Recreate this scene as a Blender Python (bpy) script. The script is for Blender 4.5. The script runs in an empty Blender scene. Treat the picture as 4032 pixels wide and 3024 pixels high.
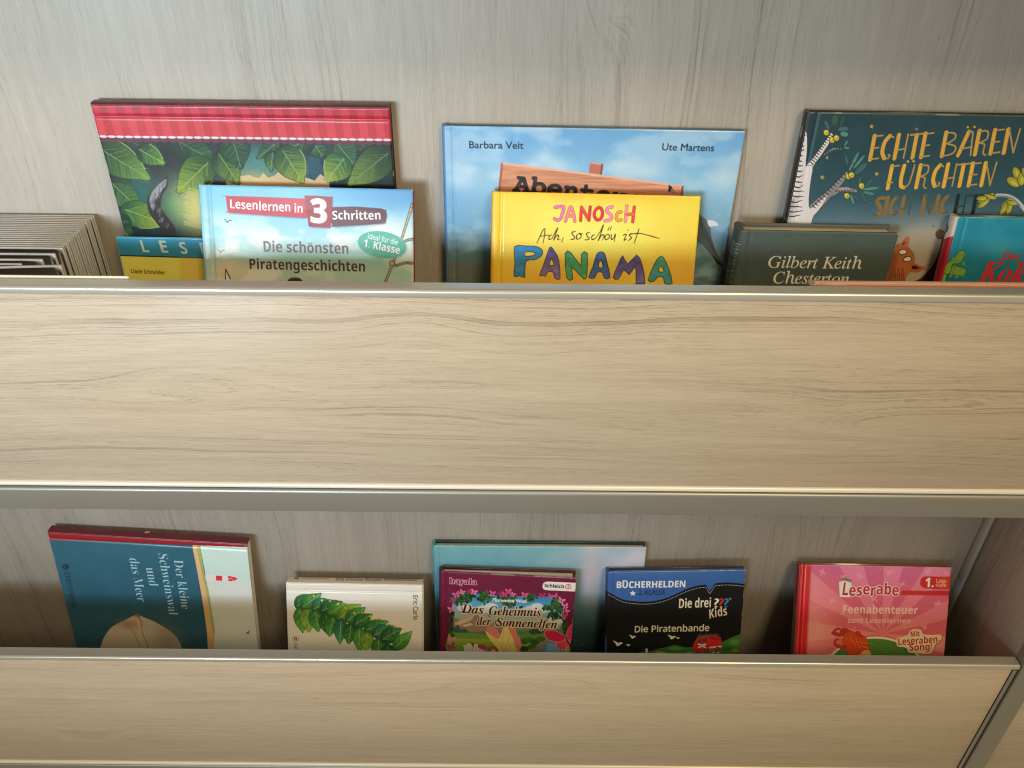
import bpy, math, random
import numpy as np
from mathutils import Matrix, Vector

random.seed(7)
RNG = np.random.default_rng(11)
SC = bpy.context.scene
COL = SC.collection
R = math.radians

# ------------------------------------------------------------------ camera
F_PX, IMG_W, IMG_H = 3270.0, 4032, 3024
CAM = np.array([0.0, -0.75, 1.50])
PITCH, ROLL = R(34.9), R(0.545)
FW = np.array([0, math.cos(PITCH), -math.sin(PITCH)])
DN0 = np.array([0, -math.sin(PITCH), -math.cos(PITCH)])
RT0 = np.array([1.0, 0, 0])
RT = math.cos(ROLL) * RT0 - math.sin(ROLL) * DN0
DN = math.sin(ROLL) * RT0 + math.cos(ROLL) * DN0
cd = bpy.data.cameras.new('camera')
cd.sensor_width = 36.0
cd.lens = F_PX / IMG_W * 36.0
cd.clip_start, cd.clip_end = 0.02, 50.0
cam = bpy.data.objects.new('camera', cd)
COL.objects.link(cam)
m = Matrix.Identity(4)
for i in range(3):
    m[i][0], m[i][1], m[i][2], m[i][3] = RT[i], -DN[i], -FW[i], CAM[i]
cam.matrix_world = m
SC.camera = cam

# ------------------------------------------------------------------ light
w = bpy.data.worlds.new('World')
SC.world = w
w.use_nodes = True
w.node_tree.nodes['Background'].inputs[0].default_value = (1.0, 0.84, 0.53, 1)
w.node_tree.nodes['Background'].inputs[1].default_value = 0.33


def area(name, loc, target, sx, sy, power, col, spread):
    l = bpy.data.lights.new(name, 'AREA')
    l.shape = 'RECTANGLE'
    l.size, l.size_y, l.energy, l.color, l.spread = sx, sy, power, col, R(spread)
    o = bpy.data.objects.new(name, l)
    COL.objects.link(o)
    o.location = loc
    o.rotation_euler = (Vector(target) - Vector(loc)).to_track_quat('-Z', 'Y').to_euler()
    return o


area('window_light', (-0.9, -2.2, 1.45), (-0.35, 0, 1.32), 0.8, 0.5, 5.1, (0.76, 0.90, 1.0), 52)
area('ceiling_light', (0.9, -2.0, 3.0), (0.4, 0, 0.9), 0.7, 0.7, 37.0, (1.0, 0.75, 0.40), 180)

SC.view_settings.view_transform = 'Standard'
SC.view_settings.look = 'None'
SC.view_settings.exposure = 0.0
SC.view_settings.gamma = 1.0
SC.render.engine = 'CYCLES'
SC.cycles.use_denoising = True
SC.cycles.max_bounces = 8
SC.cycles.filter_width = 1.0


# ------------------------------------------------------------------ helpers
def lin(c):
    c = np.asarray(c, float) / 255.0
    return np.where(c <= 0.04045, c / 12.92, ((c + 0.055) / 1.055) ** 2.4)


def tag(o, label=None, cat=None, group=None, kind=None):
    if label: o['label'] = label
    if cat: o['category'] = cat
    if group: o['group'] = group
    if kind: o['kind'] = kind
    return o


def empty(name, mat=None, loc=(0, 0, 0)):
    o = bpy.data.objects.new(name, None)
    o.empty_display_size = 0.03
    COL.objects.link(o)
    if mat is not None: o.matrix_world = mat
    else: o.location = loc
    return o


def np_mesh(name, verts, faces, mats, parent=None, colors=None, smooth=False, quads=None):
    """one mesh object from numpy verts, a list of polygons and / or an (n,4) quad array"""
    me = bpy.data.meshes.new(name)
    verts = np.asarray(verts, np.float32)
    loops, tot = [], []
    if quads is not None:
        loops.append(np.asarray(quads, np.int32).ravel())
        tot.append(np.full(len(quads), 4, np.int32))
    if faces:
        loops.append(np.array([i for f in faces for i in f], np.int32))
        tot.append(np.array([len(f) for f in faces], np.int32))
    loops = np.concatenate(loops)
    tot = np.concatenate(tot)
    me.vertices.add(len(verts))
    me.vertices.foreach_set('co', verts.ravel())
    me.loops.add(len(loops))
    me.loops.foreach_set('vertex_index', loops)
    me.polygons.add(len(tot))
    me.polygons.foreach_set('loop_start', np.concatenate([[0], np.cumsum(tot)[:-1]]).astype(np.int32))
    me.polygons.foreach_set('loop_total', tot)
    if smooth:
        me.polygons.foreach_set('use_smooth', np.ones(len(tot), bool))
    me.update(calc_edges=True)
    me.validate()
    if colors is not None:
        a = me.color_attributes.new('ink', 'FLOAT_COLOR', 'POINT')
        c4 = np.ones((len(verts), 4), np.float32)
        c4[:, :3] = colors
        a.data.foreach_set('color', c4.ravel())
    for mt in (mats if isinstance(mats, (list, tuple)) else [mats]):
        me.materials.append(mt)
    o = bpy.data.objects.new(name, me)
    COL.objects.link(o)
    if parent is not None: o.parent = parent
    return o


def rbox(name, lo, hi, mat, parent=None, r=0.0008):
    """box with chamfered edges"""
    lo, hi = np.array(lo, float), np.array(hi, float)
    r = min(r, *(0.45 * (hi - lo)))
    V, idx = [], {}
    for sx in (0, 1):
        for sy in (0, 1):
            for sz in (0, 1):
                c = np.where([sx, sy, sz], hi, lo)
                s = np.where([sx, sy, sz], -1, 1)
                for ax in range(3):
                    p = c + s * r
                    p[ax] = c[ax]
                    idx[(sx, sy, sz, ax)] = len(V)
                    V.append(p)
    Fc = []
    for ax in range(3):
        a, b = [k for k in range(3) if k != ax]
        for s in (0, 1):
            q = []
            for (i, j) in ((0, 0), (1, 0), (1, 1), (0, 1)):
                k = [0, 0, 0]; k[ax] = s; k[a] = i; k[b] = j
                q.append(idx[(*k, ax)])
            Fc.append(q)
        for (i, j) in ((0, 0), (1, 0), (1, 1), (0, 1)):      # edges along ax
            q = []
            for s in (0, 1):
                k = [0, 0, 0]; k[ax] = s; k[a] = i; k[b] = j
                e = [idx[(*k, a)], idx[(*k, b)]]
                q += e if s == 0 else e[::-1]
            Fc.append(q)
    for sx in (0, 1):
        for sy in (0, 1):
            for sz in (0, 1):
                Fc.append([idx[(sx, sy, sz, 0)], idx[(sx, sy, sz, 1)], idx[(sx, sy, sz, 2)]])
    o = np_mesh(name, V, Fc, mat, parent)
    fix_normals(o)
    return o


def fix_normals(o):
    import bmesh
    bm = bmesh.new()
    bm.from_mesh(o.data)
    bmesh.ops.recalc_face_normals(bm, faces=bm.faces)
    bm.to_mesh(o.data)
    bm.free()


def extrude(name, prof, axis, a0, a1, mat, parent=None, smooth=True):
    """closed profile swept along x ('x': prof = (y,z)) or z ('z': prof = (x,y))"""
    n = len(prof)
    V = []
    for a in (a0, a1):
        for p in prof:
            V.append((a, p[0], p[1]) if axis == 'x' else (p[0], p[1], a))
    Fc = [[i, (i + 1) % n, n + (i + 1) % n, n + i] for i in range(n)] + [list(range(n)), list(range(n, 2 * n))]
    o = np_mesh(name, V, Fc, mat, parent, smooth=False)
    fix_normals(o)
    if smooth:
        o.data.polygons.foreach_set('use_smooth', np.array([len(p.vertices) == 4 for p in o.data.polygons]))
        o.data.set_sharp_from_angle(angle=R(38))
    return o


def arc(cx, cy, r, a0, a1, n=7):
    return [(cx + r * math.cos(R(a0 + (a1 - a0) * i / n)), cy + r * math.sin(R(a0 + (a1 - a0) * i / n))) for i in range(n + 1)]


# ------------------------------------------------------------------ materials
def new_mat(name):
    mt = bpy.data.materials.new(name)
    mt.use_nodes = True
    nt = mt.node_tree
    return mt, nt, nt.nodes['Principled BSDF']


class NB:
    """small node builder"""
    def __init__(s, nt): s.nt = nt

    def n(s, typ, **kw):
        nd = s.nt.nodes.new(typ)
        for k, v in kw.items(): setattr(nd, k, v)
        return nd

    def put(s, sock, v):
        if hasattr(v, 'is_output') or isinstance(v, bpy.types.NodeSocket): s.nt.links.new(v, sock)
        else: sock.default_value = v

    def math(s, op, a, b=0.0, c=0.0):
        nd = s.n('ShaderNodeMath', operation=op)
        for i, v in enumerate((a, b, c)): s.put(nd.inputs[i], v)
        return nd.outputs[0]

    def noise(s, vec=None, scale=1.0, detail=2.0, rough=0.5, w=None):
        nd = s.n('ShaderNodeTexNoise')
        if w is not None:
            nd.noise_dimensions = '1D'
            s.put(nd.inputs['W'], w)
        else: s.put(nd.inputs['Vector'], vec)
        nd.inputs['Scale'].default_value = scale
        nd.inputs['Detail'].default_value = detail
        nd.inputs['Roughness'].default_value = rough
        return nd.outputs[0]

    def vmul(s, vec, m_, add=(0, 0, 0)):
        nd = s.n('ShaderNodeMapping')
        s.put(nd.inputs[0], vec)
        nd.inputs['Scale'].default_value = m_
        nd.inputs['Location'].default_value = add
        return nd.outputs[0]

    def maprange(s, v, a, b, c, d):
        nd = s.n('ShaderNodeMapRange')
        for i, x in enumerate((v, a, b, c, d)): s.put(nd.inputs[i], x)
        return nd.outputs[0]

    def mix(s, fac, a, b):
        nd = s.n('ShaderNodeMix', data_type='RGBA')
        s.put(nd.inputs[0], fac)
        s.put(nd.inputs[6], a)
        s.put(nd.inputs[7], b)
        return nd.outputs[2]


def wood(name, along='x', seed=0.0, knots=(), light=(0.555, 0.462, 0.362), dark=(0.29, 0.225, 0.165), lines=1.0, fibre=1.0, wave=0.045):
    """pale printed-oak decor: growth rings bent round knots, fibres, pores"""
    mt, nt, bs = new_mat(name)
    b = NB(nt)
    tc = b.n('ShaderNodeTexCoord').outputs['Object']
    sep = b.n('ShaderNodeSeparateXYZ')
    nt.links.new(tc, sep.inputs[0])
    comb = b.n('ShaderNodeCombineXYZ')
    la, lc = (sep.outputs[0], sep.outputs[2]) if along == 'x' else ((sep.outputs[2], sep.outputs[0]) if along == 'z' else (sep.outputs[2], sep.outputs[1]))
    nt.links.new(la, comb.inputs[0])
    nt.links.new(lc, comb.inputs[1])
    comb.inputs[2].default_value = seed
    p = comb.outputs[0]
    w1 = b.noise(b.vmul(p, (2.2, 7.0, 1)), 1.0, 2.0)
    w2 = b.noise(b.vmul(p, (9, 30, 1)), 1.0, 3.0)
    field = b.math('MULTIPLY_ADD', b.math('SUBTRACT', w1, 0.5), wave, lc)
    field = b.math('MULTIPLY_ADD', b.math('SUBTRACT', w2, 0.5), 0.008, field)
    for (a0, c0, wa, wc, amp) in knots:
        da = b.math('MULTIPLY', b.math('SUBTRACT', la, a0), 1 / wa)
        dc = b.math('MULTIPLY', b.math('SUBTRACT', lc, c0), 1 / wc)
        e = b.math('EXPONENT', b.math('MULTIPLY', b.math('ADD', b.math('MULTIPLY', da, da), b.math('MULTIPLY', dc, dc)), -1.0))
        field = b.math('MULTIPLY_ADD', e, amp, field)
    jag = b.noise(b.vmul(p, (70, 900, 1)), 1.0, 2.0)
    fj = b.math('MULTIPLY_ADD', b.math('SUBTRACT', jag, 0.5), 0.0022, field)
    ring = b.noise(w=b.math('ADD', b.math('MULTIPLY', field, 60.0), seed * 7.3), detail=3.0, rough=0.65)
    lw = b.noise(w=b.math('ADD', b.math('MULTIPLY', fj, 150.0), seed * 3.1 + 40), detail=1.0)
    line = b.maprange(b.math('ABSOLUTE', b.math('SUBTRACT', lw, 0.5)), 0.0, 0.022, 1.0, 0.0)
    lw2 = b.noise(w=b.math('ADD', b.math('MULTIPLY', fj, 420.0), seed * 1.7 + 11), detail=1.0)
    line2 = b.maprange(b.math('ABSOLUTE', b.math('SUBTRACT', lw2, 0.5)), 0.0, 0.035, 1.0, 0.0)
    onoff = b.maprange(b.noise(b.vmul(p, (3.5, 30, 1), (3, 1, 0)), 1.0, 2.0), 0.40, 0.62, 0.0, 1.0)
    onoff2 = b.maprange(b.noise(b.vmul(p, (7, 40, 1), (13, 5, 0)), 1.0, 2.0), 0.45, 0.65, 0.0, 1.0)
    broad = b.noise(b.vmul(p, (1.6, 16, 1), (7, 2, 0)), 1.0, 3.0)
    fib = b.noise(b.vmul(p, (34, 900, 1)), 1.0, 4.0, 0.7)
    fib2 = b.noise(b.vmul(p, (10, 200, 1), (2, 9, 0)), 1.0, 3.0, 0.6)
    pore = b.maprange(b.noise(b.vmul(p, (75, 1000, 1)), 1.0, 2.0), 0.57, 0.70, 0.0, 1.0)
    porem = b.maprange(b.noise(b.vmul(p, (5, 40, 1), (1, 4, 0)), 1.0, 2.0), 0.4, 0.62, 0.1, 1.0)
    f = b.math('MULTIPLY_ADD', b.maprange(ring, 0.25, 0.75, -1.0, 1.0), 0.07, 0.22)
    f = b.math('MULTIPLY_ADD', b.math('MULTIPLY', line, onoff), 0.52 * lines, f)
    f = b.math('MULTIPLY_ADD', b.math('MULTIPLY', line2, onoff2), 0.26 * lines, f)
    f = b.math('MULTIPLY_ADD', b.maprange(broad, 0.3, 0.7, -1.0, 1.0), 0.09, f)
    f = b.math('MULTIPLY_ADD', b.maprange(fib, 0.3, 0.7, -1.0, 1.0), 0.17 * fibre, f)
    f = b.math('MULTIPLY_ADD', b.maprange(fib2, 0.3, 0.7, -1.0, 1.0), 0.10 * fibre, f)
    f = b.math('MULTIPLY_ADD', b.math('MULTIPLY', pore, porem), 0.34 * fibre, f)
    colr = b.mix(f, (*light, 1), (*dark, 1))
    pink = b.maprange(b.noise(b.vmul(p, (3, 12, 1), (0, 5, 0)), 1.0, 2.0), 0.45, 0.75, 0.0, 0.5)
    colr = b.mix(pink, colr, b.mix(f, (light[0] * 1.03, light[1] * 0.95, light[2] * 0.92, 1), (*dark, 1)))
    nt.links.new(colr, bs.inputs['Base Color'])
    nt.links.new(b.maprange(b.noise(b.vmul(p, (5, 9, 1), (4, 4, 0)), 1.0, 4.0), 0.35, 0.65, 0.42, 0.60), bs.inputs['Roughness'])
    bs.inputs['Specular IOR Level'].default_value = 0.35
    bm = b.n('ShaderNodeBump')
    bm.inputs['Strength'].default_value = 0.12
    bm.inputs['Distance'].default_value = 0.0004
    nt.links.new(b.math('SUBTRACT', fib, b.math('MULTIPLY', pore, 0.6)), bm.inputs['Height'])
    nt.links.new(bm.outputs[0], bs.inputs['Normal'])
    return mt


def metal(name, col, rough, met=1.0):
    mt, nt, bs = new_mat(name)
    b = NB(nt)
    tc = b.n('ShaderNodeTexCoord').outputs['Object']
    n1 = b.noise(b.vmul(tc, (3, 120, 120)), 1.0, 1.0)
    n2 = b.noise(b.vmul(tc, (5, 5, 5)), 1.0, 3.0)
    f = b.math('ADD', b.math('MULTIPLY', n1, 0.5), b.math('MULTIPLY', n2, 0.5))
    nt.links.new(b.mix(f, tuple(0.95 * c for c in col) + (1,), tuple(1.04 * c for c in col) + (1,)), bs.inputs['Base Color'])
    bs.inputs['Metallic'].default_value = met
    nt.links.new(b.maprange(n2, 0.3, 0.7, rough - 0.04, rough + 0.04), bs.inputs['Roughness'])
    return mt


def plain(name, col, rough=0.5, spec=0.4, var=0.06, scale=60.0):
    mt, nt, bs = new_mat(name)
    b = NB(nt)
    tc = b.n('ShaderNodeTexCoord').outputs['Object']
    f = b.noise(tc, scale, 3.0)
    nt.links.new(b.mix(f, tuple(c * (1 - var * 2) for c in col) + (1,), tuple(min(1, c * (1 + var * 2)) for c in col) + (1,)), bs.inputs['Base Color'])
    bs.inputs['Roughness'].default_value = rough
    bs.inputs['Specular IOR Level'].default_value = spec
    return mt


def printed(name, rough, coat=0.0, bump=0.05):
    """printed board: ink colours sit on the vertices, a faint paper mottling and laminate ripple on top"""
    mt, nt, bs = new_mat(name)
    b = NB(nt)
    at = b.n('ShaderNodeAttribute', attribute_name='ink')
    tc = b.n('ShaderNodeTexCoord').outputs['Object']
    nz = b.noise(tc, 900.0, 2.0)
    big = b.noise(tc, 25.0, 2.0)
    k = b.math('ADD', b.maprange(nz, 0.3, 0.7, 0.95, 1.05), b.maprange(big, 0.3, 0.7, -0.02, 0.02))
    hs = b.n('ShaderNodeVectorMath', operation='SCALE')
    nt.links.new(at.outputs['Color'], hs.inputs[0])
    nt.links.new(k, hs.inputs[3])
    nt.links.new(hs.outputs[0], bs.inputs['Base Color'])
    bs.inputs['Roughness'].default_value = rough
    bs.inputs['Specular IOR Level'].default_value = 0.45
    bs.inputs['Coat Weight'].default_value = coat
    bs.inputs['Coat Roughness'].default_value = 0.12
    bm = b.n('ShaderNodeBump')
    bm.inputs['Strength'].default_value = bump
    bm.inputs['Distance'].default_value = 0.0008
    nt.links.new(b.noise(tc, 120.0, 3.0), bm.inputs['Height'])
    nt.links.new(bm.outputs[0], bs.inputs['Normal'])
    return mt


def paper(name, col):
    """the edge of a block of pages: fine layers across the thickness (local y)"""
    mt, nt, bs = new_mat(name)
    b = NB(nt)
    tc = b.n('ShaderNodeTexCoord').outputs['Object']
    n1 = b.noise(b.vmul(tc, (4, 2600, 4)), 1.0, 1.0)
    n2 = b.noise(b.vmul(tc, (30, 500, 30)), 1.0, 2.0)
    f = b.math('ADD', b.math('MULTIPLY', n1, 0.6), b.math('MULTIPLY', n2, 0.4))
    nt.links.new(b.mix(b.maprange(f, 0.3, 0.7, 0, 1), tuple(0.62 * c for c in col) + (1,), tuple(1.05 * c for c in col) + (1,)), bs.inputs['Base Color'])
    bs.inputs['Roughness'].default_value = 0.8
    bs.inputs['Specular IOR Level'].default_value = 0.2
    return mt


M_WALL = wood('back_wall_oak', 'z', 3.7, knots=((1.40, 0.075, 0.05, 0.022, 0.05),), light=(0.505, 0.468, 0.420), dark=(0.25, 0.222, 0.19), fibre=0.8, wave=0.08, lines=0.75)
M_FRONT = wood('front_oak', 'x', 1.3, knots=((-0.275, 1.085, 0.075, 0.024, -0.024), (-0.30, 1.055, 0.10, 0.010, 0.010), (-0.085, 1.135, 0.055, 0.028, -0.014),
                                            (0.02, 1.098, 0.05, 0.018, 0.008), (0.62, 1.030, 0.42, 0.022, 0.060), (0.40, 1.034, 0.08, 0.012, 0.016)))
M_FRONT2 = wood('lower_front_oak', 'x', 5.9, knots=((0.02, 0.655, 0.20, 0.022, -0.03), (-0.55, 0.51, 0.12, 0.03, 0.03)), lines=0.55, light=(0.60, 0.505, 0.405), dark=(0.33, 0.265, 0.20))
M_SIDE = wood('side_oak', 'y', 8.2, light=(0.50, 0.43, 0.36), dark=(0.27, 0.22, 0.175))
M_ALU = metal('satin_aluminium', (0.60, 0.58, 0.53), 0.29, 0.62)
M_ALU2 = metal('dull_aluminium', (0.33, 0.32, 0.30), 0.42, 0.6)
M_PALE = metal('pale_aluminium', (0.80, 0.76, 0.67), 0.34, 0.12)
M_DARK = plain('dark_gap', (0.03, 0.028, 0.025), 0.8, 0.1)
M_PRINT = printed('printed_board', 0.40, 0.22, 0.09)
M_GLOSS = printed('glossy_board', 0.28, 0.35, 0.10)
M_MATT = printed('matt_board', 0.6, 0.0)
M_PAGE = paper('white_pages', (0.72, 0.69, 0.62))
M_CREAM = paper('cream_pages', (0.78, 0.68, 0.50))
M_GREYPAGE = paper('grey_pages', (0.52, 0.49, 0.46))
M_PINKPAGE = paper('pink_tinted_pages', (0.80, 0.62, 0.48))

# ------------------------------------------------------------------ bookshelf
YF, XS = -0.145, 0.5915
shelf = tag(empty('bookshelf', loc=(0, 0, 0)), 'pale oak bookshelf with metal-trimmed front boards holding two rows of books', 'bookshelf')
rbox('back_panel', (-1.25, 0.0, 0.30), (0.585, 0.016, 2.3), M_WALL, shelf)
rbox('corner_trim', (0.5862, -0.010, 0.30), (0.5915, 0.004, 2.3), M_WALL, shelf, 0.0006)
rbox('side_panel', (0.5925, YF + 0.012, 0.30), (0.6155, 0.006, 2.3), M_SIDE, shelf)
extrude('side_edge_trim', [(0.5915, YF + 0.011), (0.5915, YF - 0.0030)] + arc(0.5933, YF - 0.0030, 0.0018, 180, 270, 5)
        + arc(0.6147, YF - 0.0030, 0.0018, 270, 360, 5) + [(0.6165, YF + 0.011)], 'z', 0.30, 2.3, M_ALU2, shelf)


def front_board(z0, z1, ztrim, x0, x1, mat):
    f = rbox('front_panel', (x0, YF, z0), (x1, YF + 0.011, z1), mat, shelf, 0.0004)
    yf, yb, r = YF - 0.0022, YF + 0.0118, 0.0034
    top = [(yb, ztrim - 0.006), (yb, ztrim - 0.0008), (yb - 0.0008, ztrim)] + arc(yf + r, ztrim - r, r, 90, 180, 8) + arc(yf + 0.0012, z1 - 0.0006 + 0.0012, 0.0012, 180, 270, 4) + [(YF + 0.0002, z1 - 0.0006), (YF + 0.0002, ztrim - 0.006)]
    extrude('top_edge_trim', top, 'x', x0, x1 + 0.0058, M_ALU, f)
    zb = z0 - 0.0057
    bot = [(YF + 0.009, zb), (YF + 0.009, z0 + 0.0004)] + arc(YF + 0.0002, z0 - 0.00265, 0.00305, 90, 270, 14)
    extrude('bottom_edge_trim', bot, 'x', x0, x1 + 0.0058, M_PALE, f)
    if x1 < 0.6:
        sd = [(x1, YF + 0.009), (x1, yf + 0.001)] + arc(x1 + 0.002, yf + 0.002, 0.002, 180, 270, 4) + arc(x1 + 0.0035, yf + 0.002, 0.002, 270, 360, 4) + [(x1 + 0.0055, YF + 0.009)]
        extrude('side_edge_trim', sd, 'z', zb + 0.001, ztrim - 0.0085, M_ALU2, f)
    return f


front_board(0.9588, 1.1660, 1.1727, -1.2, 0.5847, M_FRONT)
front_board(0.4725, 0.6828, 0.6890, -1.2, 0.5847, M_FRONT2)
front_board(1.4520, 1.66, 1.667, -1.2, 0.5847, M_FRONT)
front_board(0.3000, 0.4300, 0.4360, -1.2, 0.5847, M_FRONT)
front_board(0.4725, 0.6828, 0.6890, 0.6180, 1.1, M_FRONT2)
front_board(0.9588, 1.1660, 1.1727, 0.6180, 1.1, M_FRONT)
for zt in (1.4420, 0.9503, 0.4640):
    yf = YF - 0.0015
    extrude('shelf_edge_trim', [(YF + 0.016, zt - 0.0282), (YF + 0.016, zt)] + arc(yf + 0.0042, zt - 0.0042, 0.0042, 90, 180, 9) + arc(yf + 0.0008, zt - 0.0274, 0.0008, 180, 270, 3),
            'x', -1.2, 0.5908, M_ALU2, shelf)
    rbox('shelf_board', (-1.2, YF + 0.017, zt - 0.027), (0.5918, -0.0005, zt - 0.004), M_SIDE, shelf)
for zt in (1.4765, 0.9845, 0.4995):
    rbox('shelf_floor', (-1.2, YF + 0.0138, zt - 0.018), (0.5918, -0.0005, zt), M_SIDE, shelf)

# ------------------------------------------------------------------ ink: a small painter
_OUT = {}
ALPH = {'bold': (0x1D400, 0x1D41A), 'ital': (0x1D434, 0x1D44E), 'bital': (0x1D468, 0x1D482), 'script': (0x1D4D0, 0x1D4EA),
        'sans': (0x1D5A0, 0x1D5BA), 'sbold': (0x1D5D4, 0x1D5EE), 'sital': (0x1D608, 0x1D622), 'sbital': (0x1D63C, 0x1D656), 'mono': (0x1D670, 0x1D68A)}
DIG = {'bold': 0x1D7CE, 'sans': 0x1D7E2, 'sbold': 0x1D7EC, 'mono': 0x1D7F6}
BASE = {'Ä': 'A', 'Ö': 'O', 'Ü': 'U', 'ä': 'a', 'ö': 'o', 'ü': 'u'}


def outline(text, style):
    """closed outlines of a line of lettering from Blender's built-in font, cap height = 1"""
    key = (text, style)
    if key in _OUT: return _OUT[key]
    out = []
    for ch in text:
        if style: ch = BASE.get(ch, ch)
        if style in ALPH and ch.isascii() and ch.isalpha():
            up, lo = ALPH[style]
            c2 = chr((up + ord(ch) - 65) if ch.isupper() else (lo + ord(ch) - 97))
            if style == 'ital' and ch == 'h': c2 = '\u210e'
            out.append(c2)
        elif style in DIG and ch.isdigit(): out.append(chr(DIG[style] + ord(ch) - 48))
        else: out.append(ch)
    res = []
    caps = 1.0
    for k, body in enumerate((''.join(out), 'H')):
        cu = bpy.data.curves.new('lettering', 'FONT')
        cu.body, cu.size = body, 1.0
        o = bpy.data.objects.new('lettering', cu)
        COL.objects.link(o)
        dg = bpy.context.evaluated_depsgraph_get()
        cv = o.evaluated_get(dg).to_curve(dg)
        polys = []
        for s in cv.splines:
            if s.type != 'BEZIER':
                polys.append(np.array([p.co[:2] for p in s.points]))
                continue
            bp = s.bezier_points
            pts = []
            n = len(bp)
            for i in range(n):
                a, c = bp[i], bp[(i + 1) % n]
                P0, P1, P2, P3 = (np.array(v[:2]) for v in (a.co, a.handle_right, c.handle_left, c.co))
                st = np.linalg.norm(P3 - P0) < 1e-9 or np.linalg.norm(np.cross(P3 - P0, P1 - P0)) + np.linalg.norm(np.cross(P3 - P0, P2 - P0)) < 1e-6
                for t in ([0] if st else np.linspace(0, 1, 5)[:-1]):
                    pts.append((1 - t) ** 3 * P0 + 3 * t * (1 - t) ** 2 * P1 + 3 * t * t * (1 - t) * P2 + t ** 3 * P3)
            polys.append(np.array(pts))
        o.evaluated_get(dg).to_curve_clear()
        bpy.data.objects.remove(o)
        bpy.data.curves.remove(cu)
        if k == 0: res = polys
        else: caps = max(p[:, 1].max() for p in polys)
    res = [p / caps for p in res]
    if style and any(c in BASE for c in text):
        for i, c in enumerate(text):
            if c not in BASE: continue
            xr = outline(text[:i] + BASE[c], style)[1]
            xl = xr - outline(BASE[c], style)[1]
            off = min(p[:, 0].min() for p in res)
            yt = 1.13 if c.isupper() else 0.93
            r_ = 0.085 if 'b' in style else 0.06
            t = np.linspace(0, 2 * np.pi, 10, endpoint=False)
            for dx in (-0.16, 0.16):
                res.append(np.stack([off + (xl + xr) / 2 + dx + r_ * np.cos(t), yt + r_ * np.sin(t)], -1))
    x0 = min(p[:, 0].min() for p in res)
    x1 = max(p[:, 0].max() for p in res)
    _OUT[key] = ([p - [x0, 0] for p in res], x1 - x0)
    return _OUT[key]


def spline(pts, n=6, closed=False):
    P = np.asarray(pts, float)
    N = len(P)
    if N < 3: return P
    out = []
    for i in range(N if closed else N - 1):
        if closed: a, b, c, d = P[(i - 1) % N], P[i], P[(i + 1) % N], P[(i + 2) % N]
        else: a, b, c, d = P[max(i - 1, 0)], P[i], P[i + 1], P[min(i + 2, N - 1)]
        for t in np.linspace(0, 1, n + 1)[:-1]:
            out.append(0.5 * ((2 * b) + (c - a) * t + (2 * a - 5 * b + 4 * c - d) * t * t + (-a + 3 * b - 3 * c + d) * t ** 3))
    if not closed: out.append(P[-1])
    return np.array(out)


def vnoise(shape, cell, seed=0, octaves=3):
    """smooth value noise, 0..1; cell = (rows, columns) in samples"""
    rg = np.random.default_rng(seed)
    tot = np.zeros(shape)
    amp, ssum = 1.0, 0.0
    cy, cx = cell
    for o in range(octaves):
        gy, gx = int(shape[0] / cy) + 3, int(shape[1] / cx) + 3
        g = rg.random((gy, gx))
        y, x = np.arange(shape[0]) / cy, np.arange(shape[1]) / cx
        iy, ix = y.astype(int), x.astype(int)
        fy, fx = y - iy, x - ix
        fy, fx = (fy * fy * (3 - 2 * fy))[:, None], (fx * fx * (3 - 2 * fx))[None, :]
        a = g[np.ix_(iy, ix)] * (1 - fx) + g[np.ix_(iy, ix + 1)] * fx
        c = g[np.ix_(iy + 1, ix)] * (1 - fx) + g[np.ix_(iy + 1, ix + 1)] * fx
        tot += amp * (a * (1 - fy) + c * fy)
        ssum += amp
        amp *= 0.5
        cy, cx = max(cy / 2, 1), max(cx / 2, 1)
    return tot / ssum


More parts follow.
